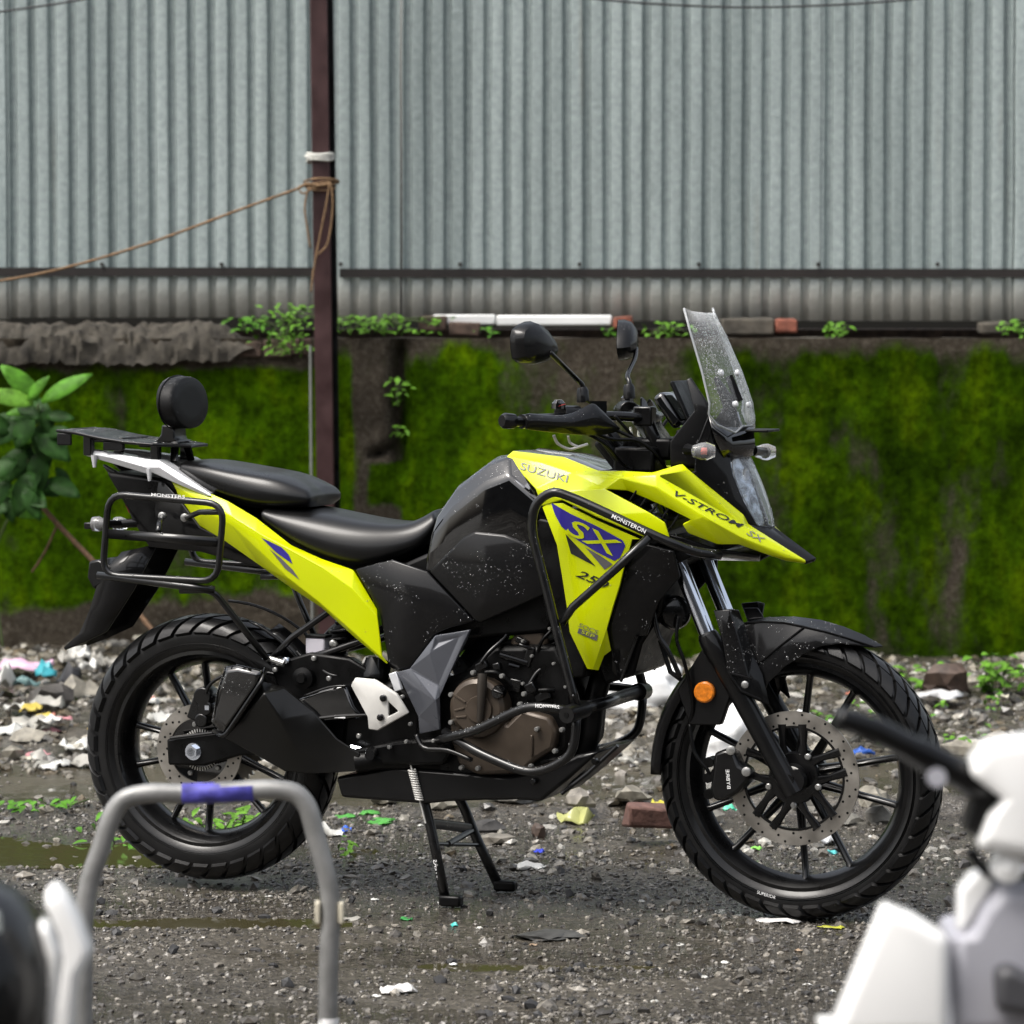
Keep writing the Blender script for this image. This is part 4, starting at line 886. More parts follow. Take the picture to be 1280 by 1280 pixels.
nv2 = N_(nt, 'ShaderNodeTexNoise', Scale=14., Detail=3.); L.new(tc.outputs['Object'], nv2.inputs['Vector'])
q1 = N_(nt, 'ShaderNodeMapRange', _1=.5, _2=.66, _3=.01, _4=.30); L.new(nv.outputs['Fac'], q1.inputs[0])
q2 = N_(nt, 'ShaderNodeMapRange', _1=.35, _2=.65, _3=.45, _4=1.1); L.new(nv2.outputs['Fac'], q2.inputs[0])
q3m = N_(nt, 'ShaderNodeMath', operation='MULTIPLY'); L.new(q1.outputs[0], q3m.inputs[0]); L.new(q2.outputs[0], q3m.inputs[1])
fr = nt.nodes.new('ShaderNodeFresnel'); gb = nt.nodes.new('ShaderNodeNewGeometry'); ib = N_(nt, 'ShaderNodeMath', operation='SUBTRACT', _0=1.); L.new(gb.outputs['Backfacing'], ib.inputs[1])
ff = N_(nt, 'ShaderNodeMath', operation='MULTIPLY'); L.new(fr.outputs[0], ff.inputs[0]); L.new(ib.outputs[0], ff.inputs[1])
q4 = N_(nt, 'ShaderNodeMath', operation='ADD'); L.new(q3m.outputs[0], q4.inputs[0]); L.new(ff.outputs[0], q4.inputs[1])
L.new(q4.outputs[0], mxs.inputs[0]); L.new(tr.outputs[0], mxs.inputs[1]); L.new(p.outputs[0], mxs.inputs[2]); L.new(mxs.outputs[0], out.inputs[0])
scm = MB().grid(full); scr = scm.build('windscreen', SCR, bike, smooth=30, solid=.004)
rim_ = [full[i][0] for i in range(len(full))]; edge = full[0]+[full[i][-1] for i in range(1, len(full))]+full[-1][::-1][1:]
MB().tube(edge, .0026, 6).build('screen_edge', mat('frosted_edge', (.45, .47, .48), .3, trans=.4), bike, smooth=180)
for q in ((901, 466, .07), (921, 466, .012), (919, 505, .06), (936, 506, -.03)): bolt(B(*q), .007, bike, WHT, .006, (.94, -.2, .2))
m = MB(); m.tube([B(911, 470, .05), B(924, 502, .05)], .010, 8, flat=.3); m.tube([B(911, 470, .05), B(924, 502, .05)], .006, 8); m.build('screen_bracket', BLKD, bike)
m = MB(); m.box(B(953, 538, 0), (.055, .10, .006)); m.build('lamp_bracket', BLKD, bike, bevel=.002)
# indicators
def indicator(px, py, l, s, stem):
    c = B(px, py, l); pr = [(0, -.030), (.013, -.026), (.020, -.006), (.021, .006), (.014, .024), (0, .027)]
    M_ = Matrix.Translation(c) @ Matrix.Rotation(R(90 if not stem else 90), 4, 'Z') @ Matrix.Scale(.62, 4, (0, 0, 1)) @ Matrix.Scale(s, 4)
    M_ = Matrix.Translation(c) @ Matrix.Rotation(R(-62), 4, 'Z') @ Matrix.Scale(s, 4)
    o = MB().lathe(pr, 16, M_).build('indicator', CLEAR, bike, smooth=30)
    MB().lathe([(0, -.008), (.006, -.007), (.006, .005), (0, .006)], 12, M_).build('bulb', mat('orange_bulb', (.5, .08, .05), .3), o)
    i0 = B(860, 562, .13) if l > 0 else B(940, 563, -.10)
    MB().tube([c, c.lerp(i0, .5), i0], [.012, .010, .014], 10).build('indicator_stem', BLKM, bike)
indicator(880, 564, .205, 1.0, 1); indicator(957, 565, -.205, .95, 0)
# ---------------------------------------------------------------- handlebar, guards, mirrors
q6 = lambda x, y, l: B(620+x/5.818, 380+y/5.818, l)
hb = [B(628, 526, .415), B(652, 527, .37), B(720, 524, .20), B(760, 520, .12), B(806, 522, .055)]
hb = hb+[mir(v) for v in hb[::-1]]
MB().tube(spline(hb, 5), .0115, 12).build('handlebar', BLKS, bike, smooth=180)
for s in (1, -1):
    g = (lambda v: v) if s > 0 else mir
    a, b = g(B(652, 527, .37)), g(B(706, 525, .235))
    MB().tube([a, b], .0165, 14).build('grip', RUB, bike)
    e = g(B(629, 526, .415)); d = (e-a).normalized()
    MB().tube([e-d*.03, e-d*.004, e+d*.004], [.017, .018, .013], 14).build('bar_end_weight', BLKS, bike)
    m = MB(); m.tube([g(B(700, 518, .235)), g(B(722, 518, .19))], .021, 12, flat=1.2); m.build('switch_box', BLKM, bike, bevel=.003)
    m = MB(); c = g(q6(455, 760, .25)); m.tube([c, c+Vector((.0, 0, .012)), c+Vector((0, 0, .02))], [.017, .016, .008], 12); m.build('switch_button', BLKG, bike)
    # hand guard: open shell in front of the grip
    out = [(158, 792, .405), (210, 782, .385), (350, 800, .33), (520, 800, .265), (652, 704, .215), (700, 715, .205), (840, 890, .16)]
    mid = [(152, 850, .415), (210, 840, .40), (350, 850, .35), (520, 850, .285), (660, 800, .235), (705, 845, .21), (842, 905, .155)]
    lo = [(160, 915, .405), (210, 925, .39), (350, 940, .34), (520, 958, .275), (640, 968, .23), (715, 965, .20), (835, 945, .16)]
    rr_ = [[g(q6(*q)+Vector((.03 if k == 1 else .012, 0, 0))) for q in r_] for k, r_ in enumerate((out, mid, lo))]
    MB().grid(rr_).build('hand_guard', BLKM, bike, smooth=40, solid=.005, subsurf=2)
    vz = [q6(*q) for q in ((660, 706, .205), (806, 706, .13), (806, 800, .13), (720, 735, .19), (840, 890, .16))]
    MB().add([g(v) for v in vz], [(0, 1, 2, 3), (3, 2, 4)]).build('guard_visor', BLKM, bike, smooth=0, solid=.004)
    m = MB(); m.tube(spline([g(q6(420, 955, .28)), g(q6(450, 1015, .27)), g(q6(530, 1055, .25)), g(q6(600, 1040, .24)), g(q6(665, 1020, .22))], 5), .0035, 8); m.tube(spline([g(q6(525, 960, .26)), g(q6(540, 1010, .25)), g(q6(600, 1040, .24))], 5), .003, 8)
    m.build('lever', ALU, bike, smooth=180)
    # mirrors
    shell = [(240, 125), (185, 150), (140, 186), (130, 235), (134, 320), (145, 395), (180, 425), (255, 442), (330, 430), (395, 385), (414, 340), (400, 285), (335, 190), (285, 145)]
    cx, cy = 260, 300; M_ = MB(); n = len(shell); nm = Vector((math.cos(R(14)), -math.sin(R(14)), .05)).normalized()
    C0 = q6(cx, cy, .33)
    for (k, dx) in ((1.0, -.010), (1.0, .004), (.88, .022), (.5, .034)):
        for q in shell: M_.v.append(g(Bp(620+(cx+(q[0]-cx)*k)/5.818, 380+(cy+(q[1]-cy)*k)/5.818, C0, nm)+nm*dx))
    M_.f += [(r_*n+i, r_*n+(i+1) % n, (r_+1)*n+(i+1) % n, (r_+1)*n+i) for r_ in range(3) for i in range(n)]+[tuple(range(3*n, 4*n))]
    mo = M_.build('mirror', BLKM, bike, smooth=40)
    M2 = MB(); M2.v = [v+g(nm)*-.001 for v in M_.v[:n]]; M2.f = [tuple(range(n))]; M2.build('mirror_glass', CHR, mo, smooth=0)
    MB().tube(spline([g(q6(390, 350, .315)), g(q6(470, 430, .27)), g(q6(580, 540, .19)), g(q6(628, 590, .172)), g(q6(630, 640, .17))], 5), .0058, 10).build('mirror_stem', BLKS, bike, smooth=180)
    MB().tube([g(q6(626, 605, .17)), g(q6(630, 630, .17)), g(q6(634, 715, .17))], [.010, .014, .015], 12).build('mirror_clamp', BLKM, bike)
MB().tube([q6(455, 722, .25), q6(462, 745, .25)], [.012, .016], 10).build('stop_switch', RED, bike)
# risers, cables and clutter below the bar
for l in (.055, -.055): m = MB(); m.tube([B(806, 520, l), B(822, 560, l)], .017, 12); m.box(B(806, 520, l), (.045, .04, .045)); m.build('bar_riser', BLKS, bike, bevel=.004)
m = MB()
for (a, b, l) in (((788, 520), (818, 566), .05), ((814, 528), (838, 570), .03), ((822, 530), (842, 566), .0)): m.tube(spline([B(*a, l), B((a[0]+b[0])/2+3, (a[1]+b[1])/2, l), B(*b, l)], 4), .0075, 10)
m.build('cable_guide', GREYC, bike, smooth=180)
for k, path in enumerate(([(722, 530, .19), (760, 548, .16), (800, 552, .12), (830, 580, .09)], [(740, 528, .17), (775, 540, .13), (812, 560, .11), (836, 590, .08)], [(700, 528, .22), (752, 552, .18), (778, 580, .12), (800, 590, .1)], [(768, 520, .13), (790, 545, .1), (810, 580, .08)], [(760, 540, .1), (785, 575, .08), (790, 588, .07)], [(850, 512, -.15), (830, 530, -.1), (820, 560, -.05), (828, 590, 0)])):
    MB().tube(spline(PB(path), 6), .0042, 8).build('cable', BLKD, bike, smooth=180)
m = MB(); m.box(B(800, 574, .06), (.10, .10, .06)); m.box(B(820, 560, 0), (.12, .14, .05)); m.box(B(770, 565, .05), (.05, .06, .09), Matrix.Rotation(R(-40), 3, 'Y')); m.box(B(762, 560, .1), (.02, .02, .10), Matrix.Rotation(R(-38), 3, 'Y')); m.build('ignition_housing', BLKD, bike, bevel=.008)
# ---------------------------------------------------------------- crash guards (both sides), highway pegs
TB = mat('powder_coated_black_tube', (.0035, .0035, .0038), .35, coat=.6, coat_r=.1, nscale=30, namp=.3, rvar=.1, bump=.08, bscale=500, spec=.25)
up = [(900, 694, .14), (868, 690, .19), (842, 680, .225), (806, 664, .24), (760, 642, .245), (714, 621, .245), (690, 613, .245), (668, 630, .245), (664, 660, .245), (671, 690, .245), (683, 735, .245), (695, 785, .245), (712, 850, .245), (721, 884, .245)]
dg = [(812, 671, .24), (770, 711, .245), (716, 759, .245), (702, 779, .245)]
lw = [(548, 926, .17), (562, 921, .20), (594, 914, .225), (652, 885, .245), (674, 883, .25), (716, 889, .25)]
lo = [(556, 915, .17), (574, 926, .20), (598, 941, .22), (656, 966, .235), (684, 962, .24), (712, 946, .245), (719, 925, .245), (721, 890, .245)]
for s in (1, -1):
    g = (lambda v: v) if s > 0 else mir
    par = None
    MB().tube(fillet([g(v) for v in PB(up)], .04), .011, 12).build('crash_bar', TB, bike, smooth=180)
    MB().tube([g(v) for v in PB(dg)], .010, 12).build('crash_bar', TB, bike, smooth=180)
    MB().tube(fillet([g(v) for v in PB(lw)], .05), .011, 12).build('crash_bar', TB, bike, smooth=180)
    MB().tube(fillet([g(v) for v in PB(lo)], .05), .011, 12).build('crash_bar', TB, bike, smooth=180)
    a = g(B(708, 894, .29)); b = g(B(730, 886, .20))
    MB().tube([a, a.lerp(b, .12), b], [.019, .021, .021], 18).build('frame_slider', RUB, bike, smooth=40)
    MB().tube([a.lerp(b, -.02), a.lerp(b, .02)], [.006, .006], 10).build('slider_bolt', BLKD, bike)
cross = [B(730, 886, .20), mir(B(730, 886, .20))]
MB().tube(cross, .0125, 12).build('cross_tube', TB, bike, smooth=180)
for k in (-1, 1):
    MB().tube([cross[0]+Vector((0, .0, .0125*k)), cross[1]+Vector((0, 0, .0125*k))], .004, 6).build('peg_rib', RUB, bike, smooth=180)
ctree = None
text('MONSTERON', (764, 647), (806, 667), 5.2, .256, WHT, bike, None, bold=.01)
text('MONSTERS', (669, 884.5), (699, 886.5), 5, .2605, WHT, bike, None, bold=.01)
# ---------------------------------------------------------------- luggage frames
fr_ = [(136, 617, .25), (280, 630, .25), (272, 727, .25), (128, 719, .25)]
for s in (1, -1):
    g = (lambda v: v) if s > 0 else mir
    V = [g(v) for v in PB(fr_)]; mid0 = (V[0]+V[1])/2
    pts = fillet([mid0, V[1], V[2], V[3], V[0], mid0], .045)
    MB().tube(pts[:-1], .0082, 10, closed=True).build('pannier_rail', TB, bike, smooth=180)
    a = [g(v) for v in PB([(134, 661, .25), (276, 672, .25), (276, 684, .25), (134, 673, .25)])]
    MB().add(a, [(0, 1, 2, 3)]).build('pannier_plate', TB, bike, solid=.004)
    MB().tube([g(v) for v in PB([(122, 719, .25), (240, 734, .25), (268, 737, .24)])], .009, 10).build('pannier_rail', TB, bike, smooth=180)
    MB().tube(fillet([g(v) for v in PB([(225, 738, .24), (266, 737, .235), (284, 760, .21), (334, 824, .16)])], .03), .008, 10).build('pannier_strut', TB, bike, smooth=180)
    MB().tube([g(v) for v in PB([(203, 645, .12), (200, 652, .2), (198, 664, .25)])], .007, 8).build('pannier_strut', TB, bike, smooth=180)
    MB().tube([g(v) for v in PB([(232, 647, .12), (250, 640, .2), (277, 640, .25)])], .007, 8).build('pannier_strut', TB, bike, smooth=180)
    MB().tube([g(v) for v in PB([(336, 827, .13), (365, 797, .125), (412, 764, .12), (430, 740, .11)])], [.008]*4, 10).build('subframe_tube', TB, bike, smooth=180)
    MB().tube([g(v) for v in PB([(372, 826, .12), (412, 815, .12), (455, 800, .11), (480, 785, .1)])], [.009]*4, 10).build('subframe_tube', TB, bike, smooth=180)
    bolt(g(B(334, 822, .145)), .008, bike, CHR, .012, (-.5, -.8*s, .2)); bolt(g(B(358, 826, .14)), .009, bike, CHR, .01, (0, -1*s, 0))
text('MONSTERS', (189, 620), (231, 623), 4, .2585, WHT, bike, None, bold=.01)
for q in ((231, 647), (203, 645)): bolt(B(*q, .125), .010, bike)
# grab rail, carrier, back rest
gr_top = [(106, 562, .075), (140, 566, .095), (185, 574, .105), (198, 575, .108), (222, 590, .118), (263, 617, .125)]
gr_mid = [(106, 566, .08), (140, 572, .105), (182, 584, .118), (200, 584, .122), (224, 600, .128), (264, 620, .130)]
gr_bot = [(108, 570, .075), (142, 580, .098), (182, 592, .108), (190, 591, .112), (214, 602, .118), (256, 620, .124)]
M_ = MB().grid([PB(gr_top), PB(gr_mid), PB(gr_bot)])
inn = [[Vector((v.x, v.y+.045, v.z)) for v in PB(r_)] for r_ in (gr_top, gr_bot)]
M_ = MB().grid([inn[0], PB(gr_top), PB(gr_mid), PB(gr_bot), inn[1]])
both(M_, 'grab_rail', SILV, smooth=25, bevel=.002)
for q in ((118, 575, .09), (187, 592, .11)):
    c = B(*q)
    for s in (1, -1):
        g = (lambda v: v) if s > 0 else mir
        MB().tube([g(c+Vector((0, 0, .012))), g(c), g(c+Vector((0, 0, -.018)))], [.009, .007, .004], 10).build('hook', SILV, bike)
q1_ = lambda x, y, l: B(60+x/5.818, 450+y/5.818, l)
pl = MB(); near = [(58, 505, .10), (190, 520, .11), (370, 560, .11), (560, 590, .11), (760, 608, .11), (1040, 618, .05)]
a = [q1_(*q) for q in near]; rows_ = [a]
for y in (.05, 0): rows_.append([Vector((v.x, -y, v.z)) for v in a])
rows_ += [[mir(v) for v in a]]
MB().grid(rows_).build('carrier_plate', BLKM, bike, solid=.007, smooth=20, bevel=.002)
for k, xx in enumerate((430, 500, 560, 620)):
    v = q1_(xx, 585, .0); MB().box(v+Vector((0, 0, .006)), (.012, .15, .006)).build('carrier_slat', BLKM, bike, bevel=.002)
for s in (1, -1):
    g = (lambda v: v) if s > 0 else mir
    MB().box(g(q1_(120, 575, .10)), (.04, .006, .03)).build('carrier_bracket', BLKM, bike, bevel=.003)
    MB().box(g(q1_(480, 625, .10)), (.055, .012, .022)).build('carrier_bracket', BLKM, bike, bevel=.003)
    for q in ((298, 620), (785, 670)): MB().box(g(q1_(*q, .085)), (.022, .022, .05)).build('carrier_post', BLKS, bike, bevel=.003)
    MB().tube([g(q1_(925, 600, .03)), g(q1_(915, 740, .05))], [.012, .010], 8, flat=.6).build('backrest_post', BLKS, bike)
bk = [q1_(870, 470, 0), q1_(960, 470, 0), q1_(965, 560, 0), q1_(990, 600, 0), q1_(815, 600, 0), q1_(862, 540, 0)]
MB().prism([(v.x, v.z) for v in bk], -.035, .035).build('backrest_bracket', BLKS, bike, bevel=.004)
c = B(228, 503, 0); pr = []
M_ = MB(); n = 28
def se(a, e=2.1):
    ca, sa_ = math.cos(a), math.sin(a); return (abs(ca)**(2/e)*(1 if ca > 0 else -1), abs(sa_)**(2/e)*(1 if sa_ > 0 else -1))
for (x, k) in ((-.024, .0), (-.024, .86), (-.021, .96), (-.014, 1.0), (.014, 1.0), (.020, .975), (.0225, .93), (.0228, .5), (.0228, 0)):
    for j in range(n):
        u, w_ = se(2*math.pi*j/n); M_.v.append(c+Vector((x+w_*k*.006*-1, u*k*.108, w_*k*.064)))
M_.f = [(r_*n+i, r_*n+(i+1) % n, (r_+1)*n+(i+1) % n, (r_+1)*n+i) for r_ in range(8) for i in range(n)]
M_.build('backrest', PADM, bike, smooth=50)
MB().tube([c+Vector((-.013, se(2*math.pi*j/40)[0]*.1095, se(2*math.pi*j/40)[1]*.0655)) for j in range(40)], .0016, 5, closed=True).build('backrest_piping', BLKD, bike)
# tail, plate holder, rear lamp
tl = [(127, 581, .03), (150, 594, .07), (205, 602, .09), (222, 622, .105), (250, 660, .12), (312, 690, .125), (330, 712, .11), (250, 690, .1), (186, 684, .08), (165, 650, .065), (150, 612, .05)]
panel(tl, [(0, 1, 10), (1, 2, 3, 10), (10, 3, 4, 9), (9, 4, 7, 8), (4, 5, 6, 7)], 'tail_cover', BLKM, t=.01)
m = MB(); m.prism([(B(*q, 0).x, B(*q, 0).z) for q in ((150, 588), (260, 600), (330, 640), (420, 700), (390, 720), (300, 690), (215, 680), (180, 640))], -.085, .085); m.build('tail_core', BLKD, bike, bevel=.01)
fl = [[(196, 678, .085), (164, 736, .088), (131, 790, .085), (101, 803, .08), (82, 811, .075)], [(160, 690, .088), (128, 724, .09), (114, 760, .088), (98, 795, .08), (80, 809, .075)]]
fl = [[(196, 680, .075), (166, 738, .078), (133, 789, .076), (104, 803, .07), (81, 812, .062)], [(152, 690, .055), (124, 722, .058), (112, 762, .06), (99, 792, .06), (80, 809, .06)]]
r_ = [PB(q) for q in fl]; full = r_+[[mir(v) for v in q] for q in r_[::-1]]
MB().grid(full).build('mudflap', BLKM, bike, smooth=30, solid=.005)
m = MB(); m.prism([(B(*q, 0).x, B(*q, 0).z) for q in ((124, 700), (136, 697), (166, 712), (130, 735), (122, 720))], -.06, .06); m.build('plate_holder', BLKM, bike, bevel=.006)
m = MB(); m.prism([(B(*q, 0).x, B(*q, 0).z) for q in ((160, 614), (170, 617), (180, 640), (172, 642))], -.05, .05); m.build('tail_lamp', mat('dark_red_lens', (.16, .012, .01), .2), bike, bevel=.005)
for l in (.16, -.16):
    c = B(123 if l > 0 else 150, 655, l)
    M2 = Matrix.Translation(c) @ Matrix.Rotation(R(90), 4, 'Z'); o = MB().lathe([(0, -.020), (.012, -.018), (.019, 0), (.017, .014), (0, .020)], 14, M2).build('indicator', CLEAR, bike, smooth=30)
    MB().tube([c, B(150, 655, l*.5), B(186, 652, l*.3)], [.010, .010, .013], 10).build('indicator_stem', BLKM, bike)
MB().box(B(112, 657, .16), (.02, .025, .016)).build('reflector', BLKM, bike, bevel=.003)
# hugger and little tubes over the rear wheel
rows2 = []
for k in range(12):
    a = R(38)+(R(78)-R(38))*k/11
    rows2.append([CR+Vector(((.355-e)*math.cos(a), y, (.355-e)*math.sin(a))) for y, e in ((-.05, .02), (0, 0), (.05, .02))])
MB().grid(rows2[:7]).build('hugger', BLKM, bike, smooth=40, solid=.004)
MB().tube([CR+Vector((.352*math.cos(R(a)), .07, .352*math.sin(R(a)))) for a in range(40, 92, 4)], .004, 8).build('hugger_rail', BLKS, bike, smooth=180)
MB().tube([CR+Vector((.340*math.cos(R(a)), -.06, .340*math.sin(R(a)))) for a in range(36, 70, 4)], .004, 8).build('hugger_rail', BLKS, bike, smooth=180)
m = MB(); m.box(B(397, 807, .10), (.05, .035, .042)); m.build('brake_reservoir', RESV, bike, bevel=.005)
MB().box(B(398, 795, .10), (.054, .04, .007)).build('reservoir_cap', BLKD, bike, bevel=.002)
bolt(B(416, 804, .12), .008, bike)
m = MB(); c = B(420, 830, .06); m.tube([B(400, 840, .03), B(450, 760, .03)], .03, 16); m.build('shock_absorber', BLKD, bike)
m = MB(); hel = [B(400, 840, .03).lerp(B(450, 760, .03), t/60)+Vector((.036*math.cos(t*.75), .036*math.sin(t*.75), 0)) for t in range(61)]; m.tube(hel, .006, 6); m.build('shock_spring', BLKS, bike, smooth=180)
m = MB(); c = B(378, 848, .155); m.lathe([(0, -.012), (.010, -.012), (.014, -.004), (.026, 0), (.026, .02), (0, .02)], 20, Matrix.Translation(c)); m.build('silencer_mount', BLKD, bike)
m = MB(); m.prism([(B(*q, .12).x, B(*q, .12).z) for q in ((340, 830), (390, 815), (440, 822), (478, 845), (452, 862), (408, 868), (375, 880), (350, 860))], -.135, -.10); m.build('frame_bracket', BLKD, bike, bevel=.006)
m = MB(); m.prism([(B(*q, .12).x, B(*q, .12).z) for q in ((378, 872), (410, 860), (440, 853), (450, 880), (462, 895), (455, 896), (396, 905))], -.16, -.12); m.build('swing_arm_guard', BLKG, bike, bevel=.008)
m = MB(); m.box(B(425, 896, .166), (.028, .003, .006)); m.build('sticker', WHT, bike)

# fittings round the rear brake and the swing arm
for path, r_ in (([(566, 470, .115), (600, 420, .12), (700, 380, .115), (830, 390, .11), (960, 430, .11)], .0045), ([(1010, 330, .12), (1040, 380, .13), (1090, 400, .13), (1160, 380, .12)], .006), ([(930, 300, .1), (990, 350, .11), (1080, 345, .12), (1180, 400, .12)], .005), ([(1090, 330, .09), (1150, 360, .1), (1210, 400, .1)], .007), ([(960, 480, .165), (1060, 445, .165), (1130, 440, .165)], .003)):
    MB().tube(spline([zr(*q) for q in path], 5), r_, 8).build('hose', BLKS, bike, smooth=180)
MB().tube([zr(*q, .118) for q in ((425, 648), (600, 626), (700, 600))], .004, 8).build('swing_arm_edge', BLKS, bike)
MB().tube([zr(*q, .165) for q in ((960, 575), (1100, 560), (1210, 555))], .0035, 8).build('swing_arm_edge', BLKS, bike)
MB().tube(fillet([zr(*q) for q in ((806, 372, .19), (790, 425, .226), (642, 645, .226), (600, 620, .19))], .02), .006, 8).build('silencer_band', BLKS, bike, smooth=180)
for q in ((812, 332, .145), (858, 348, .15), (845, 375, .15), (1085, 272, .12), (1000, 330, .14), (1060, 410, .165), (1180, 640, .15)): bolt(zr(*q), .0062, bike)
MB().tube([zr(820, 330, .15), zr(880, 350, .15)], [.007, .009], 10).build('link_pin', STUD, bike)
for k in range(30):
    a = R(150)+k*R(2.1); p = CR+Vector((.112*math.cos(a), .071, .112*math.sin(a)))
MB().tube([CR+Vector((.106*math.cos(R(a)), .071, .106*math.sin(R(a)))) for a in range(-80, -300, -8)]+[CR+Vector((.45, .071, .045))], .006, 6).build('drive_chain', STL, bike)
# ---------------------------------------------------------------- engine, skid plate, stand
q4 = lambda x, y, l: B(560+x/5.818, 760+y/5.818, l)
def prism_px(ol, l0, l1, name, m, par=bike, bevel=.006, tf=None):
    tf = tf or (lambda a, b: B(a, b, (l0+l1)/2)); P = [tf(*q) for q in ol]
    return MB().prism([(v.x, v.z) for v in P], -l1, -l0).build(name, m, par, bevel=bevel)
prism_px([(545, 850), (600, 835), (640, 800), (720, 800), (742, 850), (735, 930), (700, 965), (580, 975), (540, 930)], -.13, .13, 'engine', BLKD, bevel=.015)
eng = bpy.data.objects['engine']
prism_px([(452, 860), (520, 840), (560, 880), (556, 955), (470, 960), (446, 930)], -.12, .12, 'gearbox', BLKD, bevel=.02)
cov = [(637, 903), (655, 885), (690, 895), (699, 915), (695, 936), (671, 950), (656, 966), (600, 968), (577, 956), (566, 925), (565, 880)]
prism_px(cov, .12, .158, 'crankcase_cover', BRONZ, bevel=.010)
c = B(600, 884, .15); T = Matrix.Translation(c)
MB().lathe([(0, -.026), (.058, -.026), (.068, -.018), (.0725, -.004), (.0725, .02), (0, .02)], 48, T).build('clutch_cover', BRONZ, bike, smooth=30)
MB().lathe([(0, -.004), (.031, -.004), (.033, 0), (.033, .01), (0, .01)], 36, Matrix.Translation(B(599, 887, .178))).build('clutch_hub', BRONZ, bike, smooth=30)
MB().tube([q4(250, 478, .186), q4(248, 560, .190), q4(240, 700, .188), q4(232, 822, .186)], [.011, .012, .0095, .008], 12).build('release_arm', mat('dark_bronze', (.032, .027, .022), .4, metal=.3), bike, smooth=50)
for a, b in (((40, 630), (125, 685)), ((50, 745), (120, 728)), ((60, 795), (130, 790))): MB().tube([q4(*a, .176), q4(*b, .177)], .0028, 6).build('cover_rib', BRONZ, bike)
MB().lathe([(0, -.012), (.013, -.012), (.0165, -.006), (.0165, .012), (0, .012)], 20, Matrix.Translation(q4(366, 612, .172))).build('oil_cap', BLKG, bike, smooth=30)
MB().box(q4(366, 612, .187), (.026, .006, .006), Matrix.Rotation(R(18), 3, 'Y')).build('oil_cap_grip', BLKS, bike, bevel=.002)
MB().box(q4(610, 1000, .158), (.008, .01, .05)).build('cover_rib', BRONZ, bike, bevel=.003)
for q in ((25, 630), (25, 832), (185, 470), (395, 495), (100, 1160), (220, 1165), (605, 1150), (780, 1040), (830, 885), (650, 880), (525, 700), (555, 625)): bolt(q4(*q, .164), .0062, bike, STUD, .009)
for q in ((620, 1262), (1068, 1110)): bolt(q4(*q, .15), .0075, bike, BLKS, .008)
# cylinder with fins and clutter above
cyl = MB()
for k in range(9):
    t = k/8; a = B(640+95*t*.4, 862-62*t, 0); cyl.box(a+Vector((.03, 0, 0)), (.15, .20, .007), Matrix.Rotation(R(-22), 3, 'Y'))
cyl.box(B(668, 830, 0)+Vector((.02, 0, 0)), (.13, .17, .16), Matrix.Rotation(R(-22), 3, 'Y')); cyl.build('cylinder', BLKD, bike, bevel=.003)
prism_px([(655, 800), (668, 775), (692, 770), (705, 800), (690, 815), (665, 815)], -.1, .115, 'cylinder_head', BRONZ, bevel=.01)
MB().tube([q4(375, 340, .15), q4(575, 400, .13)], [.0085, .0085], 12).build('starter_cylinder', BLKS, bike)
MB().tube([q4(440, 410, .15), q4(515, 430, .14)], [.005, .005], 8).build('hose', BLKS, bike)
for k, path in enumerate(([(755, 160, .13), (690, 230, .14), (660, 300, .13), (660, 380, .12)], [(240, 400, .16), (300, 320, .15), (420, 200, .12), (450, 80, .1)], [(270, 470, .16), (340, 470, .16), (400, 500, .15), (470, 570, .14)], [(520, 265, .14), (560, 280, .14), (620, 300, .13)], [(660, 600, .15), (720, 598, .15), (775, 600, .14)], [(590, 560, .14), (640, 480, .13), (700, 420, .12), (760, 300, .1)], [(80, 430, .13), (60, 300, .12), (200, 120, .1)], [(850, 570, .11), (780, 480, .11), (700, 430, .1)])):
    MB().tube(spline([q4(*q) for q in path], 6), .0042+.001*(k % 3), 8).build('hose', BLKS if k % 2 else BLKD, bike, smooth=180)
for q, d in (((250, 420, .15), (.03, .02, .02)), ((360, 425, .15), (.018, .02, .018)), ((610, 580, .14), (.025, .03, .025)), ((500, 560, .13), (.03, .03, .03)), ((600, 350, .12), (.02, .03, .05)), ((540, 240, .12), (.03, .02, .015)), ((700, 640, .13), (.04, .03, .02))):
    MB().box(q4(*q), d, Matrix.Rotation(R(random.uniform(-30, 30)), 3, 'Y')).build('engine_fitting', BLKS, bike, bevel=.003)
for q in ((190, 475), (370, 410), (545, 240), (770, 405), (610, 350), (855, 575), (740, 150), (545, 550)): bolt(q4(*q, .15), .0042, bike, STUD)
# header pipe, radiator, side duct
MB().tube(spline(PB([(752, 800, .03), (752, 840, .05), (742, 880, .06), (735, 925, .06), (712, 965, .05), (650, 985, .05), (560, 985, .06)]), 5), .026, 16).build('header_pipe', BLKD, bike, smooth=180)
dk = [(782, 711, .165), (803, 680, .185), (842, 690, .175), (850, 722, .15), (824, 752, .15), (808, 795, .14), (796, 795, .14), (776, 852, .13), (764, 838, .13), (764, 813, .14), (758, 788, .16), (774, 733, .17)]
panel(dk, [(0, 1, 2, 3, 4, 11), (11, 4, 5, 6), (11, 6, 9, 10), (6, 7, 8, 9)], 'radiator_duct', BLKM, t=.01, smooth=30)
prism_px([(770, 700), (845, 705), (852, 725), (846, 762), (822, 800), (812, 838), (776, 850), (758, 800)], -.12, .12, 'radiator', BLKD, bevel=.008)
MB().lathe([(0, -.02), (.02, -.02), (.035, -.012), (.04, .0), (.04, .02), (0, .02)], 24, Matrix.Translation(B(843, 766, .08)) @ Matrix.Rotation(R(25), 4, 'Z')).build('horn', BLKS, bike, smooth=30)
MB().tube(PB([(797, 795, .145), (786, 825, .14), (776, 852, .135)]), .004, 8).build('duct_edge', BLKS, bike)
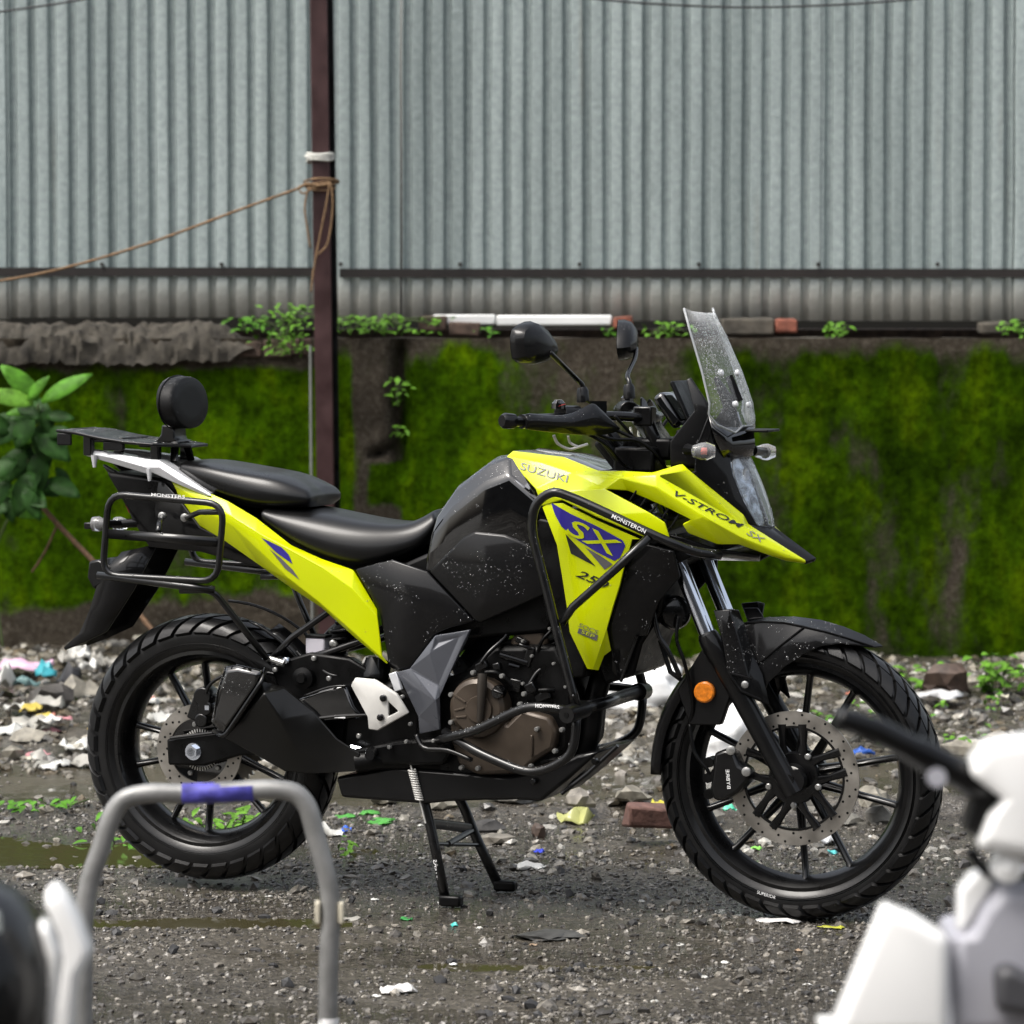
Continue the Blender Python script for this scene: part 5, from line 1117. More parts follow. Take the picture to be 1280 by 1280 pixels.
MB().tube(PB([(825, 800, .1), (838, 840, .1), (852, 850, .1)]), .006, 8).build('hose', BLKD, bike)
MB().tube(spline(PB([(815, 750, .13), (822, 790, .13), (836, 815, .13), (850, 846, .12)]), 5), .006, 8).build('hose', BLKS, bike, smooth=180)
prism_px([(722, 760), (770, 760), (756, 840), (730, 840)], -.15, .15, 'shroud_core', BLKD, bevel=.006)
prism_px([(690, 640), (800, 665), (780, 715), (770, 770), (712, 770)], -.165, .165, 'shroud_core', BLKD, bevel=.006)
prism_px([(770, 605), (860, 645), (860, 672), (842, 678), (800, 655), (760, 615)], -.16, .16, 'duct_grille', BLKM, bevel=.004)
for k in range(5):
    a = B(790+13*k, 622+8*k, .165); MB().box(a, (.004, .008, .05), Matrix.Rotation(R(35), 3, 'Y')).build('grille_bar', BLKM, bike, bevel=.001)
# skid plate
sk = [(447, 963), (454, 988), (558, 996), (586, 993), (664, 990), (700, 993), (734, 966), (773, 931), (745, 935), (712, 952), (660, 962), (580, 955), (520, 950)]
prism_px(sk, -.14, .14, 'skid_plate', BLKM, bevel=.008)
MB().tube(PB([(702, 992, .146), (734, 967, .146), (772, 932, .146)]), .005, 8).build('skid_plate_edge', BLKS, bike)
MB().tube(PB([(676, 953, .148), (706, 945, .148)]), .004, 6).build('skid_plate_edge', BLKS, bike)
bolt(B(744, 952, .148), .008, bike, BLKS)
prism_px([(446, 935), (500, 925), (560, 920), (572, 935), (560, 955), (500, 955), (450, 955)], .10, .16, 'foot_peg_bracket', BLKD, bevel=.008)
MB().tube(PB([(465, 940, .16), (462, 944, .25)]), [.014, .012], 10).build('foot_peg', RUB, bike)
MB().tube(spline(PB([(520, 918, .17), (530, 935, .18), (560, 938, .19), (590, 950, .2)]), 4), .006, 8).build('brake_pedal', BLKS, bike, smooth=180)
for q in ((508, 927), (487, 934), (542, 926), (513, 905), (503, 871)): bolt(B(*q, .172), .0052, bike, STUD)
MB().box(B(495, 852, .165), (.02, .012, .045), Matrix.Rotation(R(-20), 3, 'Y')).build('frame_tab', SILV, bike, bevel=.002)
MB().lathe([(0, -.03), (.03, -.03), (.034, -.02), (.034, .02), (0, .02)], 20, Matrix.Translation(B(470, 838, .1)) @ Matrix.Rotation(R(60), 4, 'X')).build('shock_mount', BLKM, bike, smooth=30)
MB().box(B(470, 832, .09), (.06, .05, .03), Matrix.Rotation(R(25), 3, 'Y')).build('linkage', ALU, bike, bevel=.008)
# centre stand
nl = PB([(515, 955, .115), (526, 985, .12), (540, 1040, .125), (558, 1132, .13)]); flp = [mir(v) for v in nl]
nl[-1].z = .004; flp[-1].z = .004
fl2 = PB([(566, 985, -.115), (580, 1008, -.12), (592, 1040, -.125), (626, 1122, -.13)]); fl2[-1].z = .004
for leg, s in ((nl, 1), (fl2, -1)):
    MB().tube(fillet(leg, .03), .0125, 12, flat=.85).build('stand_leg', TB, bike, smooth=180)
    f = leg[-1]; MB().box(f+Vector((.012, 0, .012)), (.055, .03, .026)).build('stand_foot', BLKD, bike, bevel=.006)
def onleg(leg, t): 
    n = len(leg)-1; k = min(n-1, int(t*n)); return leg[k].lerp(leg[k+1], t*n-k)
MB().tube([onleg(nl, .60), onleg(fl2, .62)], .012, 10, flat=.5).build('stand_cross_bar', TB, bike)
MB().tube([onleg(nl, .72), onleg(fl2, .74)], .005, 8).build('stand_cross_bar', TB, bike)
MB().tube([onleg(nl, .72).lerp(onleg(fl2, .74), .3), onleg(fl2, .64)], .008, 8).build('stand_brace', TB, bike)
s0, s1 = B(513, 955, .15), B(527, 1010, .142)
MB().tube([s0.lerp(s1, .12+.7*t/110)+Vector((.0085*math.cos(t*.75), .0085*math.sin(t*.75), 0)) for t in range(111)], .0024, 6).build('stand_spring', ALU, bike, smooth=180)
MB().tube([s0, s0.lerp(s1, .14)], .0022, 6).build('spring_hook', ALU, bike); MB().tube([s0.lerp(s1, .8), s1+(s1-s0)*.35], .0022, 6).build('spring_hook', ALU, bike)
text('MONSTERS', (551, 1119), (541, 1075), 5, .1375, WHT, bike, None, bold=.01)
# ================================================================ PLANTS
def near(px):
    for a, t in ((120, 'behind the rear tyre'), (300, 'beyond the rear wheel'), (440, 'beside the hoop barrier'), (560, 'left of the centre stand'), (700, 'right of the centre stand'), (830, 'between the stand and the front tyre'), (1000, 'behind the front brake'), (1150, 'behind the front tyre'), (9999, 'beside the blurred white motorcycle')):
        if px < a: return t
def leafmat(n_, c): 
    m = mat(n_, c, .5, nscale=30, namp=.45, spec=.15, bump=.3, bscale=120); m.node_tree.nodes['Principled BSDF'].inputs['Subsurface Weight'].default_value = 0; return m
LG1 = leafmat('bright_leaf', (.085, .20, .02)); LG2 = leafmat('mid_leaf', (.06, .17, .015)); LG3 = leafmat('dark_glossy_leaf', (.016, .05, .008))
STEM = mat('green_stem', (.045, .07, .018), .7); TWIG = mat('brown_twig', (.10, .055, .028), .8, nscale=60, namp=.4, bump=.4)
def leaf(m, base, d, up, ln, w, curl=.25, n=6):
    d = Vector(d).normalized(); s = d.cross(Vector(up)).normalized(); u = s.cross(d).normalized(); vs = []; fs = []
    for i in range(n+1):
        t = i/n; ww = w*math.sin(math.pi*min(1, t*.93+.04))**.8*(1-.25*t)
        p = base+d*ln*t-u*curl*ln*t*t
        vs += [p-s*ww+u*ww*.35, p-u*.0, p+s*ww+u*ww*.35]
    for i in range(n): a = 3*i; fs += [(a, a+1, a+4, a+3), (a+1, a+2, a+5, a+4)]
    m.add(vs, fs)
# broad leaved shrub on the left
pc = atY(22, 790, 14.15); pc.z = gh(pc.x, 14.15)
shrub = empty('shrub', pc); tag(shrub, 'broad leaved green shrub growing against the mossy wall', 'shrub')
def sl(px, py, ex, ey, ln_w, matl, Y=14.1, dz=0.):
    a = atY(px, py, Y)-pc; b = atY(ex, ey, Y-.03+dz)-pc; d = b-a; m = MB(); leaf(m, a, d, (0, -1, .55), d.length, d.length*ln_w, .08)
    m.build('leaf', matl, shrub, smooth=180, solid=.001)
for q in ((48, 500, 2, 456, .24, LG2), (52, 503, 113, 466, .17, LG2), (42, 505, -20, 490, .22, LG1), (50, 512, 8, 516, .2, LG2), (55, 508, 62, 545, .3, LG3), (40, 520, 20, 560, .34, LG3), (50, 530, 60, 580, .32, LG3), (30, 530, -20, 555, .3, LG3), (45, 545, 88, 575, .3, LG3), (30, 560, 5, 605, .34, LG3), (50, 565, 45, 620, .3, LG3), (20, 575, -18, 600, .3, LG3), (40, 590, 20, 645, .3, LG3), (60, 545, 84, 535, .3, LG3), (15, 540, -30, 520, .3, LG3), (30, 610, 50, 650, .26, LG3), (10, 600, -15, 640, .26, LG3), (58, 520, 92, 522, .26, LG3), (35, 500, 60, 470, .2, LG2)):
    sl(*q, Y=14.1+random.uniform(-.04, .05))
for k in range(34):
    x, y = random.uniform(-25, 70), random.uniform(505, 640); a = random.uniform(-.4, 3.5); ln = random.uniform(28, 48)
    if y > 600: x = random.uniform(-25, 35)
    sl(x, y, x+ln*math.cos(a), y+ln*abs(math.sin(a))*.9, random.uniform(.22, .34), LG3 if random.random() < .8 else LG2, Y=14.14+random.uniform(0, .16), dz=random.uniform(-.1, .06))
m = MB(); m.tube(spline([Vector((-.10, .36, -.02)), atY(-6, 700, 14.52)-pc, atY(14, 640, 14.4)-pc, atY(30, 600, 14.24)-pc, atY(48, 505, 14.12)-pc], 5), [.0045]*21, 6); m.build('stem', STEM, shrub, smooth=180)
m = MB(); m.tube(spline([atY(40, 618, 14.25), atY(72, 655, 14.2), atY(120, 705, 14.15), atY(160, 750, 14.1), atY(200, 800, 14.0)], 5), .010, 7); m.tube(spline([atY(72, 655, 14.2), atY(56, 690, 14.22), atY(40, 715, 14.25)], 4), .005, 6)
o = m.build('dead_branch', TWIG, smooth=180); tag(o, 'bare brown branch leaning on the mossy wall behind the mudflap', 'branch')
# weeds on wall top and ground
def weed(name, px, py, Y, spreadx, spreadz, n, size, label, mats, group=None, ground=False, cat='weed'):
    c = atY(px, py, Y)
    if ground: c = onZ(px, py, .0); c = onZ(px, py, gh(c.x, c.y))
    r = empty(name, c); tag(r, label, cat, group); m = MB(); st = MB()
    for i in range(n):
        p = Vector((random.gauss(0, spreadx*.45), random.uniform(-.05, .05), (random.random()**1.2 if ground else random.uniform(-1, 1)*.5)*spreadz))
        a = random.uniform(0, 6.28); d = Vector((math.cos(a), math.sin(a)*.6-.3, random.uniform(-.5, .5)))
        leaf(m, p, d, (0, -.4, 1), size*random.uniform(.6, 1.3), size*random.uniform(.22, .42), .3, 3)
        if i % 4 == 0: st.tube([Vector((p.x*.3, .03, -.01 if ground else spreadz*.3)), p], .0022, 4)
    m.build('foliage', mats, r, smooth=180); st.build('stem', STEM, r, smooth=180); return r
WT = 'weeds growing on the wall top'
weed('creeper', 362, 412, 14.5, .13, .19, 95, .034, 'leafy green creeper hanging over the wall beside the maroon post', LG1, WT)
weed('creeper', 318, 405, 14.6, .10, .06, 40, .030, 'dark little creeper under the fence at the end of the crumbled cap', LG2, WT)
weed('creeper', 466, 405, 14.62, .28, .07, 120, .030, 'long row of green creeper leaves on the wall top behind the post', LG1, WT)
weed('fern', 496, 490, 14.58, .05, .11, 30, .032, 'small bright fern growing in the crack of the wall', LG1)
weed('fern', 500, 538, 14.58, .04, .04, 12, .026, 'tiny fern low in the crack of the wall', LG1)
weed('fern', 838, 412, 14.66, .12, .05, 34, .030, 'green weed on the wall top behind the mirrors and windscreen', LG1, WT)
weed('fern', 765, 414, 14.66, .05, .03, 10, .024, 'tiny weed beside the orange brick on the wall top', LG2, WT)
weed('fern', 1048, 410, 14.66, .07, .055, 26, .030, 'small green weed in the dark gap below the fence', LG1, WT)
weed('fern', 1266, 410, 14.66, .07, .06, 26, .030, 'green weed beside the grey block on the wall top', LG1, WT)
weed('fern', 612, 416, 14.62, .05, .03, 12, .026, 'tiny weed beside the dirty brick under the white board', LG2, WT)
GW = 'weeds on the rubble'
weed('weed', 1146, 862, 0, .09, .09, 34, .045, 'bright weed on the rubble next to the dark round stone', LG1, GW, True)
weed('weed', 1246, 862, 0, .13, .12, 50, .050, 'bushy bright weed on the rubble at the foot of the wall', LG1, GW, True)
weed('weed', 150, 1060, 0, .12, .10, 26, .035, 'thin weed at the edge of the puddle behind the rear wheel', LG2, GW, True)
weed('weed', 40, 1012, 0, .25, .03, 40, .028, 'low weeds on the mud strip behind the puddle', LG2, GW, True)
weed('weed', 270, 1040, 0, .14, .05, 40, .030, 'low bright weeds seen through the rear wheel', LG1, GW, True)
weed('weed', 432, 1068, 0, .04, .05, 12, .024, 'tiny grass tuft beside the white and blue wrapper', LG1, GW, True)
weed('weed', 300, 1030, 0, .08, .04, 20, .028, 'tiny weeds on the gravel behind the rear rim', LG1, GW, True)
for k in range(34):
    px = random.choice([random.uniform(1080, 1290), random.uniform(1140, 1290), random.uniform(1000, 1120)]); py = random.uniform(868, 935)
    weed('seedling', px, py, 0, .025, .015, 5, .024, 'small green seedling leaves in the rubble '+near(px), random.choice([LG1, LG1, LG2]), 'green seedlings on the rubble', True)
# ================================================================ LITTER AND STONES
PL = {}
def plm(c, r_=.4): 
    k = 'litter_%02d_%02d_%02d' % tuple(int(x*99) for x in c)
    return mat(k, c, r_, nscale=25, namp=.12)
def crumple(name, label, cat, col, px, py, w, d, h, group=None, rough=.4, seed=None):
    c = onZ(px, py, 0.); c = onZ(px, py, gh(c.x, c.y)); n = 7; rows = []; sd = random.uniform(0, 99)
    ang = random.uniform(-.5, .5)
    for i in range(n):
        row = []
        for j in range(n):
            u, v = i/(n-1)-.5, j/(n-1)-.5
            r_ = 1-.55*max(0, (u*u+v*v)*2-.25)
            x, y = u*w*r_*(1+.35*nz(u*3+sd, v*3)), v*d*r_*(1+.35*nz(u*3, v*3+sd)); z = h*(.5+.75*nz(u*3+sd, v*3, sd)+.3*nz(u*8+sd, v*8, 1.))*(1.1-1.9*(u*u+v*v))
            row.append(Vector((x*math.cos(ang)-y*math.sin(ang), x*math.sin(ang)+y*math.cos(ang), max(.001, z))))
        rows.append(row)
    o = MB().grid(rows).build(name, plm(col, rough), smooth=45, solid=.001); o.location = c; return tag(o, label, cat, group)
W1, W2 = (.5, .5, .47), (.3, .29, .26)
crumple('plastic_sheet', 'pale pink plastic sheet lying at the foot of the wall', 'plastic sheet', (.55, .36, .47), 30, 838, .26, .2, .05)
crumple('packet', 'turquoise plastic packet in the rubbish beside the pink sheet', 'packet', (.04, .28, .33), 56, 846, .09, .1, .05)
crumple('packet', 'grey teal plastic packet in front of the pink sheet', 'packet', (.12, .2, .2), 30, 858, .13, .1, .04)
crumple('bag', 'white plastic bag bunched up left of the teal packet', 'bag', W1, 2, 862, .1, .1, .09)
crumple('bag', 'black plastic bag crumpled in the rubbish by the wall', 'bag', (.02, .02, .022), 86, 856, .1, .1, .07)
for k, (px, py, s) in enumerate(((84, 830, .09), (104, 828, .09), (124, 832, .08), (112, 838, .08), (140, 834, .07), (94, 822, .07))):
    crumple('paper_scrap', 'white crumpled scrap in the heap below the mudflap tip', 'scrap', W1 if k % 2 else W2, px, py, s, s, s*.7, 'white scraps below the mudflap')
for k, (px, py, s) in enumerate(((40, 912, .15), (15, 920, .12), (60, 905, .10), (62, 886, .13), (20, 888, .1), (95, 938, .12), (108, 958, .10), (78, 958, .07), (60, 962, .07), (52, 952, .08), (200, 905, .12), (185, 880, .1), (205, 925, .09))):
    crumple('paper_scrap', ('largest white plastic scrap on the rubble behind the rear tyre', 'wide white scrap at the foot of the yellow wrappers', 'white scrap between the two pink wrappers', 'greyish scrap above the largest white scrap', 'white scrap beside the dull yellow wrappers', 'white scrap lying against the rear tyre', 'flat greyish scrap at the edge of the mud behind the rear tyre', 'small white scrap on the edge of the mud strip', 'small white scrap beside the faded pink wrapper', 'greyish scrap touching the lowest pink wrapper', 'white scrap seen between the upper rear spokes', 'white scrap seen behind the top of the rear brake disc', 'greyish scrap seen beside the rear brake disc')[k], 'scrap', W1 if k % 3 else W2, px, py, s, s, s*.4, 'white scraps on the rubble behind the rear tyre')
for k, (px, py, s) in enumerate(((88, 866, .09), (94, 858, .06), (72, 876, .09), (38, 890, .09), (55, 898, .07))):
    crumple('wrapper', 'dull yellow wrapper on the rubble behind the rear tyre', 'wrapper', (.42, .33, .06), px, py, s, s, s*.35, 'yellow wrappers on the rubble')
for (px, py) in ((48, 945), (74, 900), (60, 915)): crumple('wrapper', 'faded pink wrapper on the rubble behind the rear tyre', 'wrapper', (.45, .2, .22), px, py, .09, .07, .02, 'pink wrappers on the rubble')
for k, (px, py) in enumerate(((430, 1022), (462, 1018), (482, 1026), (474, 1030))): crumple('plastic_scrap', 'bright green plastic scrap on the gravel beside the rear tyre', 'scrap', (.06, .26, .04), px, py, .075, .05, .012, 'green plastic scraps by the rear tyre')
crumple('wrapper', 'white wrapper on the gravel beside the rear tyre', 'wrapper', W1, 412, 1044, .09, .08, .03)
crumple('wrapper', 'small blue wrapper on top of the white wrapper', 'wrapper', (.03, .12, .6), 433, 1040, .035, .035, .02)
crumple('bottle_cap', 'small blue plastic cap on the gravel right of the stand', 'bottle cap', (.02, .04, .45), 674, 1066, .035, .03, .016)
crumple('plastic_bag', 'clear white plastic bag flat on the gravel right of the stand', 'bag', (.55, .55, .53), 660, 1086, .10, .07, .018, rough=.2)
crumple('plastic_bag', 'yellow green plastic bag on the stones behind the stand', 'bag', (.33, .34, .12), 720, 1028, .11, .12, .05, rough=.25)
crumple('tissue', 'crumpled white tissue on the gravel in the open yard', 'tissue', (.62, .61, .59), 497, 1240, .085, .08, .022)
crumple('plastic_strip', 'grey white plastic strip under the front tyre', 'plastic strip', (.5, .49, .48), 972, 1153, .15, .05, .014, rough=.2)
crumple('fallen_leaf', 'yellow green fallen leaf beside the front tyre', 'leaf', (.35, .36, .04), 1040, 1160, .07, .03, .006)
crumple('wrapper', 'white scrap on the gravel left of the stand', 'wrapper', W2, 440, 1150, .08, .05, .008)
crumple('plastic_scrap', 'green plastic scrap near the stand foot', 'scrap', (.04, .24, .06), 508, 1150, .035, .03, .008)
crumple('plastic_scrap', 'small teal plastic scrap near the stand foot', 'scrap', (.05, .4, .36), 568, 1158, .022, .03, .008)
crumple('plastic_scrap', 'turquoise strip seen through the front rim', 'scrap', (.1, .5, .5), 1035, 1068, .06, .03, .014)
crumple('plastic_scrap', 'mint green scrap behind the front brake', 'scrap', (.1, .55, .35), 912, 1014, .04, .03, .02)
crumple('plastic_scrap', 'lime green scrap seen through the lower front rim', 'scrap', (.2, .5, .08), 944, 1062, .04, .04, .01)
crumple('wrapper', 'silver wrapper seen through the lower front rim', 'wrapper', (.5, .52, .55), 1036, 1055, .07, .07, .05, rough=.2)
crumple('wrapper', 'yellow wrapper beside the red brown brick', 'wrapper', (.5, .45, .05), 822, 1010, .05, .05, .03)
crumple('wrapper', 'blue and green wrapper seen through the upper front rim', 'wrapper', (.03, .1, .4), 1080, 944, .08, .05, .03)
crumple('plastic_sheet', 'pale grey sheet beside the dark round stone by the wall', 'plastic sheet', (.5, .5, .5), 1175, 872, .16, .2, .03)
for k in range(26):
    px = random.uniform(110, 1100)
    crumple('chip', 'tiny pale chip on the gravel '+near(px), 'chip', random.choice([(.6, .6, .57), (.4, .4, .37), (.3, .22, .15)]), px, random.uniform(1010, 1275), .022, .02, .006, 'pale chips on the gravel')
for k in range(34):
    px = random.choice([random.uniform(0, 200), random.uniform(860, 1280), random.uniform(440, 840)]); cn, cc = random.choice([('white', W1), ('grey white', W2), ('buff', (.4, .38, .3)), ('red', (.35, .12, .08)), ('ochre', (.4, .3, .1))])
    crumple('paper_scrap', 'small '+cn+' scrap in the rubble '+near(px), 'scrap', cc, px, random.uniform(868, 950), .06, .06, .02, 'small scraps among the rubble')
def stone(name, label, cat, col, px, py, w, d, h, group=None, sub=2):
    c = onZ(px, py, 0.); c = onZ(px, py, gh(c.x, c.y)); b = bmesh.new(); bmesh.ops.create_icosphere(b, subdivisions=sub, radius=1); sd = random.uniform(0, 99)
    for v in b.verts:
        q = v.co.copy(); k = 1+.55*nz(q.x*1.1+sd, q.y*1.1, q.z*1.1)+.2*nz(q.x*3, q.y*3+sd, q.z*3)
        v.co = Vector((q.x*w/2*k, q.y*d/2*k, max(-.3, q.z)*h*.75*k+h*.22))
    me = bpy.data.meshes.new(name); b.to_mesh(me); b.free(); me.materials.append(mat('stone_%d' % int(col[0]*500+col[2]*90), col, .55, nscale=30, namp=.45, bump=.6, bscale=60)); me.polygons.foreach_set('use_smooth', [True]*len(me.polygons)); me.set_sharp_from_angle(angle=R(28))
    o = bpy.data.objects.new(name, me); COL.objects.link(o); o.location = c; o.rotation_euler.z = random.uniform(-.4, .4); return tag(o, label, cat, group)
stone('stone', 'dark brown round stone at the foot of the wall between two weeds', 'stone', (.06, .04, .03), 1182, 862, .15, .14, .09)
stone('stone', 'pale angular stone on the mud behind the stand', 'stone', (.19, .175, .15), 724, 1008, .085, .07, .05)
stone('stone', 'dark cylindrical stone between the stand legs', 'stone', (.04, .038, .036), 606, 1040, .11, .05, .035)
stone('stone', 'flat grey slab stone between the stand legs', 'stone', (.17, .155, .13), 622, 1054, .10, .08, .03)
stone('stone', 'small dark red stone behind the stand', 'stone', (.06, .03, .026), 673, 1046, .04, .04, .04)
stone('stone', 'flat dark stone sunk in the gravel near the front tyre', 'stone', (.05, .05, .048), 690, 1170, .14, .12, .012)
stone('stone', 'brown rubber like lump in the heap below the tail', 'stone', (.05, .045, .04), 60, 880, .14, .12, .07)
for k, (px, py) in enumerate(((1010, 1010), (1090, 1005), (960, 1030), (1050, 1030), (1100, 1028), (880, 1030), (1150, 1000), (860, 1010), (790, 1000), (550, 1008), (480, 1004), (640, 1002))):
    stone('stone', 'pale broken concrete lump on the muddy strip '+near(px), 'stone', random.choice([(.16, .15, .12), (.12, .115, .1), (.2, .185, .15)]), px, py, random.uniform(.08, .17), .09, random.uniform(.03, .06), 'concrete lumps along the muddy strip')
for k in range(40):
    px = random.uniform(120, 1060)
    stone('stone', 'small dark stone loose on the gravel '+near(px), 'stone', (.03, .03, .031), px, random.uniform(1050, 1275), random.uniform(.018, .034), .022, random.uniform(.012, .02), 'dark loose stones on the gravel', 1)
for k in range(40):
    px = random.uniform(-10, 1290); cn, cc = random.choice([('pale', (.2, .185, .15)), ('grey', (.12, .11, .09)), ('dark brown', (.07, .06, .045)), ('whitish', (.26, .24, .2))])
    stone('stone', cn+' lump of rubble below the wall '+near(px), 'stone', cc, px, random.uniform(858, 950), random.uniform(.06, .13), random.uniform(.06, .1), random.uniform(.03, .07), 'lumps of rubble below the wall', 1)
c = onZ(815, 1034, .045); m = MB(); m.box((0, 0, .03), (.13, .09, .055)); m.v = [v+Vector((random.uniform(-.012, .012), random.uniform(-.01, .01), random.uniform(-.008, .008))) for v in m.v]
o = m.build('brick', mat('red_brown_brick', (.115, .06, .048), .75, nscale=30, namp=.45, bump=.8, bscale=70), bevel=.008); o.location = c; o.rotation_euler.z = .15; tag(o, 'broken red brown brick on the mud behind the front tyre', 'brick')
# white bags behind the motorcycle
WSK = mat('white_plastic_bag', (.75, .76, .76), .4, nscale=12, namp=.06, bump=.3, bscale=60)
def bag(px, py, w, h, d, label, lean=0.):
    c = onZ(px, py, 0.); c = onZ(px, py, gh(c.x, c.y)); b = bmesh.new(); bmesh.ops.create_icosphere(b, subdivisions=4, radius=1); sd = random.uniform(0, 50)
    for v in b.verts:
        q = v.co.copy(); k = 1+.35*nz(q.x*1.4+sd, q.y*1.4, q.z*1.4)+.16*nz(q.x*5, q.y*5+sd, q.z*5)+.07*abs(nz(q.x*12, q.y*12, q.z*12+sd))
        v.co = Vector((q.x*w/2*k+lean*q.z*w*.5, q.y*d/2*k, max(-.55, q.z*k)*h*.62+h*.33))
    me = bpy.data.meshes.new('plastic_bag'); b.to_mesh(me); b.free(); me.materials.append(WSK); me.polygons.foreach_set('use_smooth', [True]*len(me.polygons))
    o = bpy.data.objects.new('plastic_bag', me); COL.objects.link(o); o.location = c; tag(o, label, 'bag')
bag(806, 884, .30, .155, .16, 'stuffed white plastic bag behind the radiator, against the wall foot')
bag(735, 866, .10, .09, .1, 'small white bag seen between the crash bar and the radiator')
bag(906, 950, .17, .19, .14, 'white plastic bag standing behind the front fork', .2)
bag(1000, 922, .09, .08, .08, 'small white bag seen through the front brake disc')
# ================================================================ FOREGROUND: hoop barrier and two parked motorcycles, close to the lens
HY = 6.1
GT = mat('worn_grey_painted_tube', (.22, .22, .215), .4, metal=.3, nscale=22, namp=.25, rvar=.1, bump=.1)
hp_ = [atY(x, y, HY) for x, y in ((104, 1290), (106, 1135), (128, 1055), (148, 1006), (182, 992), (240, 992), (345, 987), (380, 1002), (396, 1050), (413, 1120), (411, 1200), (410, 1290))]
bx_ = Vector((hp_[0].x, HY, 0)); hoop = empty('hoop_barrier', Vector(((hp_[0].x+hp_[-1].x)/2, HY, 0))); tag(hoop, 'grey bent tube hoop barrier with a blue tape band', 'barrier')
o0 = hoop.location.copy()
pts = [Vector((hp_[0].x, HY, -.02))]+hp_+[Vector((hp_[-1].x, HY, -.02))]
MB().tube([p-o0 for p in spline(pts, 6)], .0157, 14).build('tube', GT, hoop, smooth=180)
MB().tube([atY(x, y, HY)-o0 for x, y in ((228, 992.2), (270, 991), (317, 988.7))], .0166, 14).build('tape_band', mat('violet_blue_tape', (.06, .055, .30), .5, nscale=60, namp=.5, rvar=.15), hoop, smooth=180)
for dx in (-.019, .019): MB().box(atY(412, 1140, HY)-o0+Vector((dx, 0, 0)), (.008, .03, .034)).build('clamp', mat('cream_plastic_clamp', (.5, .46, .36), .6), hoop, bevel=.002)
MB().tube([atY(411, 1272, HY)-o0, atY(410, 1286, HY)-o0], .0165, 12).build('cable_tie', WHT, hoop)
WPT = mat('white_fairing_paint', (.80, .80, .79), .3, coat=.5, nscale=4, namp=.03); GPT = mat('light_grey_plastic', (.36, .36, .40), .4, nscale=6, namp=.08); DGP = mat('dark_grey_plastic', (.05, .05, .055), .45, nscale=6, namp=.2)
def fpanel(root, o0, ol, Y, th, name, m, bulge=.02, bevel=.006):
    P = [atY(x, y, Y)-o0 for x, y in ol]; c = sum(P, Vector())/len(P); n = len(P); v = []
    for (k, d) in ((.82, -bulge), (1, 0), (1, th)):
        v += [c+(p-c)*k+Vector((0, d, 0)) for p in P]
    return MB().add(v, [tuple(range(n)), tuple(range(3*n-1, 2*n-1, -1))]+[(r_*n+i, r_*n+(i+1) % n, (r_+1)*n+(i+1) % n, (r_+1)*n+i) for r_ in range(2) for i in range(n)]).build(name, m, root, smooth=50, bevel=bevel)
def support(root, x, y, top):      # fork and wheel that carry the visible front end, below the frame
    T = Matrix.Translation(Vector((x, y, .31)))
    w = MB().lathe([(.22, -.03), (.24, -.05), (.29, -.05), (.31, -.02), (.312, 0), (.31, .02), (.29, .05), (.24, .05), (.22, .03)], 40, T).build('wheel', RUB, root)
    MB().lathe([(.215, -.03), (.225, -.032), (.225, .032), (.215, .03)], 40, T, closed=True).build('rim', BLKS, w)
    for k in range(5): a = k*1.2566; MB().tube([(x, y, .31), (x+.22*math.cos(a), y, .31+.22*math.sin(a))], .012, 8).build('spoke', BLKS, w)
    for s in (-.09, .09): MB().tube([(x, y+s, .30), (x+top[0], y+s, top[1])], .022, 12).build('fork_leg', BLKS, root)
RY = 4.1
rc = atY(1230, 1100, RY); rb_ = empty('parked_motorcycle', Vector((rc.x+.05, RY, 0))); tag(rb_, 'blurred white parked motorcycle front with black lever and white hand guard', 'motorcycle'); o0 = rb_.location.copy()
fpanel(rb_, o0, [(1216, 950), (1232, 928), (1290, 920), (1350, 926), (1360, 1050), (1300, 1076), (1222, 1062), (1238, 1020), (1256, 1000), (1212, 968)], RY-.03, .05, 'hand_guard', WPT, .008, .012)
MB().tube([p-o0 for p in spline([atY(1046, 898, RY-.05), atY(1090, 912, RY-.04), atY(1150, 942, RY-.02), atY(1215, 975, RY), atY(1300, 1010, RY+.05)], 5)], [.0135]*5+[.015]*5+[.017]*5+[.020]*6, 12).build('brake_lever', BLKM, rb_, smooth=180)
fpanel(rb_, o0, [(1195, 955), (1212, 950), (1256, 1000), (1228, 1052), (1205, 1040), (1215, 1000)], RY, .05, 'lever_clamp', BLKM, .01)
MB().lathe([(0, -.004), (.010, -.004), (.011, .004), (0, .004)], 14, Matrix.Translation(atY(1171, 972, RY-.03)-o0)).build('lever_bolt', GPT, rb_)
MB().lathe([(0, -.025), (.016, -.02), (.019, 0), (.013, .016), (0, .018)], 14, Matrix.Translation(atY(1258, 1082, RY)-o0)).build('indicator', WPT, rb_, smooth=60)
MB().tube([p-o0 for p in spline([atY(1212, 1062, RY+.02), atY(1232, 1088, RY+.02), atY(1262, 1098, RY+.03), atY(1310, 1085, RY+.05)], 4)], .006, 8).build('cable', BLKD, rb_, smooth=180)
fpanel(rb_, o0, [(1036, 1300), (1106, 1132), (1142, 1145), (1186, 1172), (1186, 1300)], RY-.02, .05, 'fairing_panel', WPT, .008)
fpanel(rb_, o0, [(1196, 1165), (1198, 1112), (1215, 1092), (1238, 1086), (1246, 1098), (1226, 1130), (1206, 1166)], RY+.03, .03, 'fairing_fin', WPT, .01)
fpanel(rb_, o0, [(1188, 1168), (1212, 1164), (1230, 1128), (1252, 1105), (1320, 1100), (1320, 1300), (1190, 1300)], RY+.02, .12, 'headlamp_cowl', GPT, .02)
fpanel(rb_, o0, [(1244, 1212), (1262, 1206), (1310, 1230), (1310, 1275), (1246, 1262)], RY-.02, .04, 'lamp_recess', DGP, .01)
